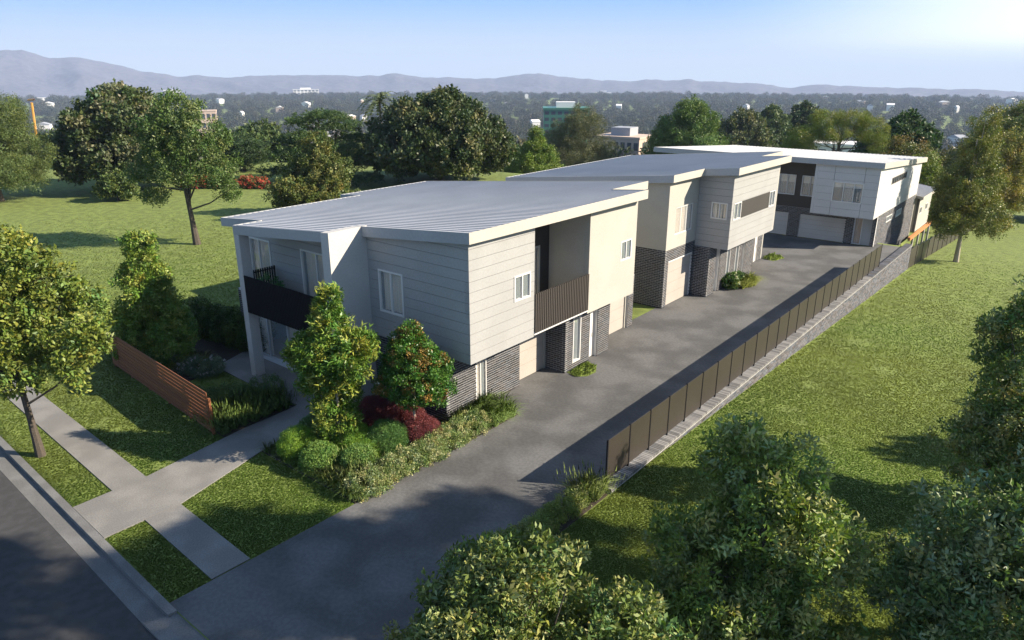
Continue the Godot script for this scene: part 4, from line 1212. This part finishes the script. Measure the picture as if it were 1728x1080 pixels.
	tree("leafy_tree", "dark rounded tree left of the flat-topped tree", {"at": V(-60.9, 0, -190.5), "trunk": [3, 0.3], "blobs": dome(3.0, 21.0, 8.0, 22, 0.38), "n": 1200, "size": 1.7, "kind": "far", "tint": Color(0.035, 0.046, 0.02), "gap": -0.15})
	tree("flat_topped_tree", "flat-topped tree with yellow-green crown and dark spreading limbs behind the third roof", {"at": V(-26.6, 0, -99.0), "trunk": [3.4, 0.28], "leader": 7.0, "limbs": 24, "wood": "bark", "blobs": [[-3.6, 6.2, 2.0, 2.2, 1.3, 2.2], [-1.6, 8.3, 0.6, 1.9, 1.2, 1.9], [1.2, 8.4, -0.8, 2.0, 1.2, 2.0], [3.4, 7.2, -1.6, 2.0, 1.5, 2.0], [-4.8, 4.9, 2.6, 1.5, 1.0, 1.5], [4.4, 5.4, -2.4, 1.3, 1.2, 1.3], [0, 6.8, 2.0, 1.8, 0.8, 1.8]], "n": 950, "size": 0.95, "kind": "fine", "tint": Color(0.1, 0.115, 0.02), "tint2": Color(0.13, 0.125, 0.025), "gap": -0.2})
	tree("leafy_tree", "dark green wide tree right of the flat-topped tree", {"at": V(-23.0, 0, -116.0), "trunk": [3, 0.3], "blobs": dome(1.0, 11.5, 6.6, 18, 0.36), "n": 1100, "size": 1.3, "kind": "far", "tint": Color(0.03, 0.05, 0.018), "gap": -0.2})
	tree("leafy_tree", "olive and rust leaved tree behind the farthest townhouse", {"at": V(-18.0, 0, -93.0), "trunk": [2, 0.3], "blobs": dome(0.4, 9.0, 6.0, 18, 0.38), "n": 1200, "size": 1.1, "kind": "small", "tint": Color(0.06, 0.062, 0.018), "tint2": Color(0.12, 0.085, 0.03), "gap": -0.2})
	tree("leafy_tree", "yellowish green tree right behind the farthest townhouse roof corner", {"at": V(-14.5, 0, -84.0), "trunk": [2, 0.3], "blobs": dome(0.4, 7.6, 4.6, 14, 0.4), "n": 900, "size": 1.0, "kind": "small", "tint": Color(0.095, 0.105, 0.025), "gap": -0.2})
	tree("bush", "grey olive bush left of the flat-topped tree", {"at": V(-37.1, 0, -114.1), "category": "shrub", "blobs": dome(2.0, 8.5, 3.6, 12, 0.45), "n": 520, "size": 1.2, "kind": "far", "tint": Color(0.065, 0.07, 0.03), "gap": -0.25, "crown": "foliage"})
	tree("slim_tree", "tall narrow pale-trunked tree on the right lawn beside the boundary fence", {"at": V(-7.3, 0, -65.0), "trunk": [3.0, 0.16], "wood": "pale_bark", "leader": 9.5, "limbs": 14, "blobs": cone(3.0, 11.4, 2.5, 0.9, 6, 0.3), "n": 1050, "size": 0.7, "kind": "small", "tint": Color(0.1, 0.1, 0.026), "tint2": Color(0.13, 0.125, 0.04), "gap": -0.2, "shell": 0.45})
	tree("leafy_tree", "golden green tree at the far right end of the lawn", {"at": V(-8.6, 0, -97.0), "trunk": [2.4, 0.25], "blobs": dome(1.0, 11.0, 4.6, 16, 0.4), "n": 1000, "size": 1.0, "kind": "small", "tint": Color(0.15, 0.13, 0.035), "tint2": Color(0.2, 0.15, 0.05), "gap": -0.2})
	tree("leafy_tree", "tallest pale green tree cut by the right edge on the skyline", {"at": V(-8.6, 0, -112.0), "trunk": [3.0, 0.35], "blobs": dome(1.0, 15.0, 7.4, 20, 0.38), "n": 1300, "size": 1.3, "kind": "small", "tint": Color(0.1, 0.105, 0.035), "tint2": Color(0.16, 0.14, 0.05), "gap": -0.2})
	tree("leafy_tree", "bushy green tree just outside the right edge beyond the lawn", {"at": V(2.0, 0, -118.0), "trunk": [3.0, 0.35], "blobs": dome(1.0, 12.0, 7.4, 18, 0.38), "n": 900, "size": 1.5, "kind": "far", "tint": Color(0.08, 0.09, 0.03), "gap": -0.2})
	var rb := []
	for k in 9: rb.append([(k - 4.0) * 0.78, 0.5, (k - 4.0) * -0.63, 0.7, 0.7, 0.7])
	tree("flower_hedge", "long low hedge of red flowers at the far edge of the park lawn", {"at": V(-73.0, 0, -41.0), "category": "hedge", "blobs": rb, "n": 260, "size": 0.7, "kind": "small", "tint": Color(0.05, 0.07, 0.02), "gap": -0.6, "flowers": 800, "flower_tint": Color(0.5, 0.09, 0.06), "flower_size": 0.34, "crown": "foliage"})
	var fill := [["dense_tree", "grey-green tree filling the gap behind the red flower hedge", -100.0, -62.0, 7.0, 7.0], ["dense_tree", "dull green tree behind the lone park tree", -118.0, -72.0, 8.4, 8.0], ["dense_tree", "olive tree behind the spreading cedar", -92.0, -74.0, 6.5, 8.0], ["dense_tree", "dark tree beyond the left edge of the park lawn", -104.0, -46.0, 8.4, 8.0], ["dense_tree", "soft green tree far behind the huge dark tree", -128.0, -50.0, 8.6, 9.0]]
	for q in fill:
		tree(q[0], q[1], {"at": V(q[2], 0, q[3]), "trunk": [1.5, 0.3], "blobs": dome(0.3, q[4], q[5], 14, 0.4), "n": 700, "size": 1.5, "kind": "far", "tint": Color(0.042 + rng.randf() * 0.02, 0.06, 0.022), "gap": -0.2}, "trees along the park edge")
	# trees standing outside the picture on the right, whose shade falls over the driveway mouth and the lawn
	for q in SHADE:
		tree("shade_tree", q[6], {"at": V(q[0], 0, q[1]), "trunk": [q[2] * q[5], 0.25], "leader": q[2] * 0.9, "blobs": dome(q[2] * q[5], q[2], q[3], 14, 0.4), "n": q[4], "size": 1.1, "kind": "far", "tint": Color(0.055, 0.075, 0.02), "gap": -0.1, "shell": 0.4}, "trees out of view to the right of the lawn")
const SHADE := [
	[12.5, -23.6, 21.5, 3.0, 260, 0.82, "tallest high-crowned gum tree out of view right of the lawn"],
	[15.0, -27.0, 20.5, 2.8, 240, 0.82, "slimmer high-crowned gum tree out of view right of the lawn"],
	[7.5, -17.5, 21.5, 3.4, 280, 0.82, "high-crowned gum tree out of view nearest the road"],
	[8.0, -27.5, 7.0, 1.3, 50, 0.35, "slender tree out of view beside the near lawn"],
	[7.0, -37.5, 6.5, 1.3, 50, 0.35, "slender tree out of view beside the lawn, past the first slender one"],
	[10.0, -41.5, 8.0, 1.4, 55, 0.3, "taller slender tree out of view beside the lawn"],
	[9.0, -49.0, 8.0, 1.5, 60, 0.3, "farthest slender tree out of view beside the lawn"],
	[9.0, -33.0, 9.5, 2.2, 90, 0.35, "low tree out of view beside the middle of the lawn"],
	[15.0, -44.0, 10.0, 2.6, 110, 0.35, "low tree out of view beside the far half of the lawn"],
]
func palm(label: String, at: Vector3, h: float, r: float) -> void:
	at.y = G(at.x, at.z)
	var t := thing("palm_tree", label, "tree", at)
	var st := st_new()
	tube(st, [Vector3.ZERO, V(0.1, h * 0.5, 0), V(0, h, 0)], [0.25, 0.18, 0.16], 7)
	var tr := MeshInstance3D.new()
	tr.name = "trunk"
	tr.mesh = st.commit()
	tr.material_override = M.bark
	t.add_child(tr)
	for k in 22:
		var f := st_new()
		var an := TAU * k / 22.0 * 2.63
		var rise := rng.randf_range(-0.2, 1.1)
		var prev := V(0, h, 0)
		var out := V(cos(an), 0, sin(an))
		for i in 10:
			var q := (i + 1) / 10.0
			var p := V(0, h, 0) + out * r * q * cos(rise * 0.7) + Vector3.UP * r * (rise * q - 0.85 * q * q)
			var side := out.cross(Vector3.UP) * r * 0.16 * (1.0 - absf(q - 0.45))
			for s in [-1.0, 1.0]:
				face(f, prev, p, prev.lerp(p, 0.7) + side * s + V(0, -0.12, 0) + out * 0.15)
			prev = p
		var o := MeshInstance3D.new()
		o.name = "frond"
		o.mesh = f.commit()
		o.material_override = M.frond
		t.add_child(o, true)

func building(label: String, at: Vector3, turn: float, w: float, d: float, h: float, m: Material, rows: int, cols: int, o := {}) -> void:
	at.y = G(at.x, at.z)
	if o.has("top_y"):
		h = o.top_y - at.y
		rows = maxi(2, int(h / 3.3))
	var t := thing("city_building", label, "building", at, o.get("group", ""))
	t.rotation.y = turn
	var put_box := func(n: String, a: Vector3, b: Vector3, mm: Material):
		var bm := BoxMesh.new()
		bm.size = (b - a).abs()
		var mi := MeshInstance3D.new()
		mi.name = n
		mi.mesh = bm
		mi.material_override = mm
		t.add_child(mi, true)
		mi.position = (a + b) / 2.0
	put_box.call("wall", V(-w / 2, -8, -d / 2), V(w / 2, h, d / 2), m)
	put_box.call("roof_edge", V(-w / 2 - w * 0.015, h, -d / 2 - w * 0.015), V(w / 2 + w * 0.015, h + minf(1.0, h * 0.04) + 0.1, d / 2 + w * 0.015), m)
	if o.has("top"): put_box.call("roof_plant", V(-w * 0.22, h + 0.2, -d * 0.25), V(w * 0.2, h + o.top, d * 0.25), o.get("topmat", M.city_white))
	for s in [-1, 1]:
		for j in rows:
			for i in cols:
				var cw := w / cols
				var ch := h / rows
				var x := -w / 2 + cw * (i + 0.5)
				var y := ch * (j + 0.5)
				put_box.call("window", V(x - cw * 0.32, y - ch * 0.26, s * (d / 2 - 0.05)), V(x + cw * 0.32, y + ch * 0.26, s * (d / 2 + 0.04)), M.city_dark)
	for s in [-1, 1]:
		for j in rows:
			var ch := h / rows
			put_box.call("window", V(s * (w / 2 - 0.05), ch * (j + 0.24), -d * 0.3), V(s * (w / 2 + 0.04), ch * (j + 0.76), d * 0.3), M.city_dark)

func city() -> void:
	building("white flat-roofed apartment block with roof terrace beyond the second roof", V(-115.9, 0, -198.7), 0.1, 15, 12, 7.5, M.city_tan, 2, 7, {"top_y": -7.4, "top": 3.0, "topmat": M.city_grey})
	building("low pale house with ribbed skylights just over the third roof", V(-77.7, 0, -195.1), 0.4, 14, 9, 3.6, M.city_tan, 1, 4, {"top_y": -6.0, "top": 1.6})
	building("white rendered villa with flat roof left of the flat-topped tree", V(-72.9, 0, -228.7), 0.3, 13, 9, 7.2, M.city_grey, 2, 3, {"top_y": -4.0})
	building("pale low building seen through the flat-topped tree", V(-45.0, 0, -190.0), 0.2, 22, 9, 6.0, M.city_white, 1, 6, {"top_y": -5.0})
	building("green glass office tower with pale rooftop plant room", V(-239.9, 0, -344.7), 0.65, 25, 18, 34, M.city_green, 8, 7, {"top_y": -8.5, "top": 4.0})
	building("white small tower block left of the dome-shaped tree", V(-336.4, 0, -251.5), 0.9, 17, 12, 31, M.city_white, 7, 5, {"top_y": -18.0})
	building("grey industrial hall behind the lone park tree", V(-268.0, 0, -158.0), 1.0, 16, 12, 12.5, M.city_grey, 2, 5, {"top_y": -16.5, "top": 3.0})
	building("white terrace block between the palm and the tower", V(-300.0, 0, -330.0), 0.8, 26, 12, 36, M.city_white, 8, 7, {"top_y": -16.0})
	building("white hospital block standing out on the far plain right of centre", V(-1591, 0, -2543), 0.56, 62, 30, 20, M.city_white, 3, 6, {"top": 8.0})
	building("white hospital block on the far plain left of centre", V(-2436, 0, -1750), 0.95, 95, 30, 34, M.city_white, 4, 7, {"top": 7.0})
	building("white building on the far plain above the lone park tree", V(-2680, 0, -1347), 1.1, 55, 24, 36, M.city_white, 4, 5)
	building("white warehouse on the plain at the far left", V(-2834, 0, -983), 1.2, 70, 24, 16, M.city_white, 4, 5)
	building("slim pale tower on the plain at the far right", V(-684, 0, -2920), 0.23, 18, 16, 18, M.city_white, 6, 2)
	building("white low block on the plain above the third roof", V(-225, 0, -760), 0.3, 24, 14, 26, M.city_white, 3, 5)
	building("cream block on the plain near the right edge", V(-388, 0, -2974), 0.2, 60, 20, 12, M.city_white, 3, 5)
	building("terracotta coloured block on the plain behind the lone park tree", V(-700, 0, -380), 1.0, 24, 14, 44, M.city_tan, 5, 5)
	# small pale houses scattered over the plain
	for k in 60:
		var an := rng.randf_range(-0.08, 1.4)
		var r := rng.randf_range(500.0, 2300.0)
		var p := V(-sin(an) * r, 0, -cos(an) * r)
		p.y = G(p.x, p.z)
		var t := thing("plain_house", "tiny pale house among the trees of the distant plain", "house", p, "tiny pale houses on the plain")
		var h := rng.randf_range(9, 15)
		var w := rng.randf_range(8, 22)
		var bm := BoxMesh.new()
		bm.size = V(w, h, w * 0.7)
		var a := MeshInstance3D.new()
		a.name = "wall"
		a.mesh = bm
		a.material_override = [M.city_white, M.city_white, M.city_tan][k % 3]
		t.add_child(a)
		a.position.y = h / 2
		var pr := PrismMesh.new()
		pr.size = V(w * 1.06, 3.0, w * 0.76)
		var b := MeshInstance3D.new()
		b.name = "roof"
		b.mesh = pr
		b.material_override = M.city_grey if k % 2 == 0 else M.city_white
		t.add_child(b)
		b.position.y = h + 1.5
		t.rotation.y = rng.randf() * TAU
	var c := thing("crane", "orange crane boom rising over the trees at the left", "crane", V(-398.9, -42.3, -131.6))
	var cs := st_new()
	tube(cs, [V(-6, 0, 0), V(-3, 20, 0), V(1, 40, 0)], [0.7, 0.6, 0.5], 6)
	put("boom", cs.commit(), M.crane, c).position = Vector3.ZERO
	var hs := st_new()
	tube(hs, [V(-3, 41, 0), V(5, 41.5, 0)], [0.5, 0.4], 6)
	put("boom_head", hs.commit(), M.crane, c).position = Vector3.ZERO
	# the wooded plain
	var xf := []
	var cols := []
	while xf.size() < 15000:
		var an := rng.randf_range(-0.2, 1.55)
		var r := 190.0 * pow(4200.0 / 190.0, pow(rng.randf(), 0.8))
		var p := V(-sin(an) * r, 0, -cos(an) * r)
		if r < 330.0 and rng.randf() < 0.35: continue
		p.y = G(p.x, p.z)
		var s := rng.randf_range(6.0, 13.0) * (1.0 + r / 2600.0)
		var f := rng.randf_range(0.75, 1.25)
		if p.y + s * f * 0.85 > 12.0 - 0.047 * minf(r, 700.0): continue
		p.y += s * f * 0.35
		xf.append(Transform3D(spin(true).scaled(V(s, s * f, s)), p))
		var q := rng.randf_range(0.6, 1.25)
		var y := rng.randf()
		cols.append(Color((0.035 + 0.035 * y) * q, (0.05 + 0.012 * y) * q, 0.024 * q))
	var wood := scatter("distant_wood", CL.crownball, xf, cols, M.leaf, self)
	tag(wood, "mass of trees covering the distant plain", "trees")
	wood.set_meta("kind", "stuff")
	hills()

func hills() -> void:
	var ridge := [[-900, 90], [-400, 92], [0, 93], [40, 92], [85, 103], [128, 101], [180, 107], [230, 118], [300, 127], [390, 128], [450, 126], [520, 126], [600, 127], [660, 124], [720, 129], [800, 133], [870, 127], [905, 123], [960, 129], [1020, 134], [1100, 134], [1160, 133], [1220, 137], [1290, 139], [1335, 143], [1378, 138], [1420, 140], [1480, 142], [1560, 143], [1650, 144], [1728, 146], [2300, 148]]
	var nz := FastNoiseLite.new()
	nz.seed = 3
	nz.frequency = 0.012
	nz.fractal_octaves = 5
	var st := st_new()
	st.set_smooth_group(0)
	var cols := 520
	var rows := 14
	for i in cols + 1:
		var az := lerpf(-1.75, 0.45, float(i) / cols)   # angle right of the -z axis
		# the ridge line was read as height steps along the horizon
		var px := 864.0 + 1207.5 * tan(clampf(az + 0.680098, -1.1, 1.1)) / cos(0.3354)
		var k := 0
		while k < ridge.size() - 2 and ridge[k + 1][0] < px: k += 1
		var f := clampf((px - ridge[k][0]) / float(ridge[k + 1][0] - ridge[k][0]), 0.0, 1.0)
		var py := lerpf(ridge[k][1], ridge[k + 1][1], f)
		var dist := 5200.0
		var peak := 12.0 + (119.0 - py) / 1207.5 * dist * 0.98
		peak += nz.get_noise_1d(i * 9.0) * 14.0
		for j in rows + 1:
			var g := float(j) / rows
			var r := lerpf(4300.0, dist, g)
			var base := 12.0 - 0.0345 * r - 6.0
			var crease := nz.get_noise_2d(i * 3.0, j * 9.0) * 46.0 * sin(g * PI)
			var y := lerpf(base, peak, pow(g, 0.85)) + crease * clampf((peak - base) / 160.0, 0.15, 1.2)
			var rr := r + nz.get_noise_2d(i * 2.0, j * 6.0 + 70.0) * 160.0 * sin(g * PI)
			st.add_vertex(V(sin(az) * rr, y, -cos(az) * rr))
	for i in cols:
		for j in rows:
			var a: int = i * (rows + 1) + j
			var b: int = a + rows + 1
			for q in [a, a + 1, b, b, a + 1, b + 1]: st.add_index(q)
	st.generate_normals()
	struct(put("hills", st.commit(), M.hill))
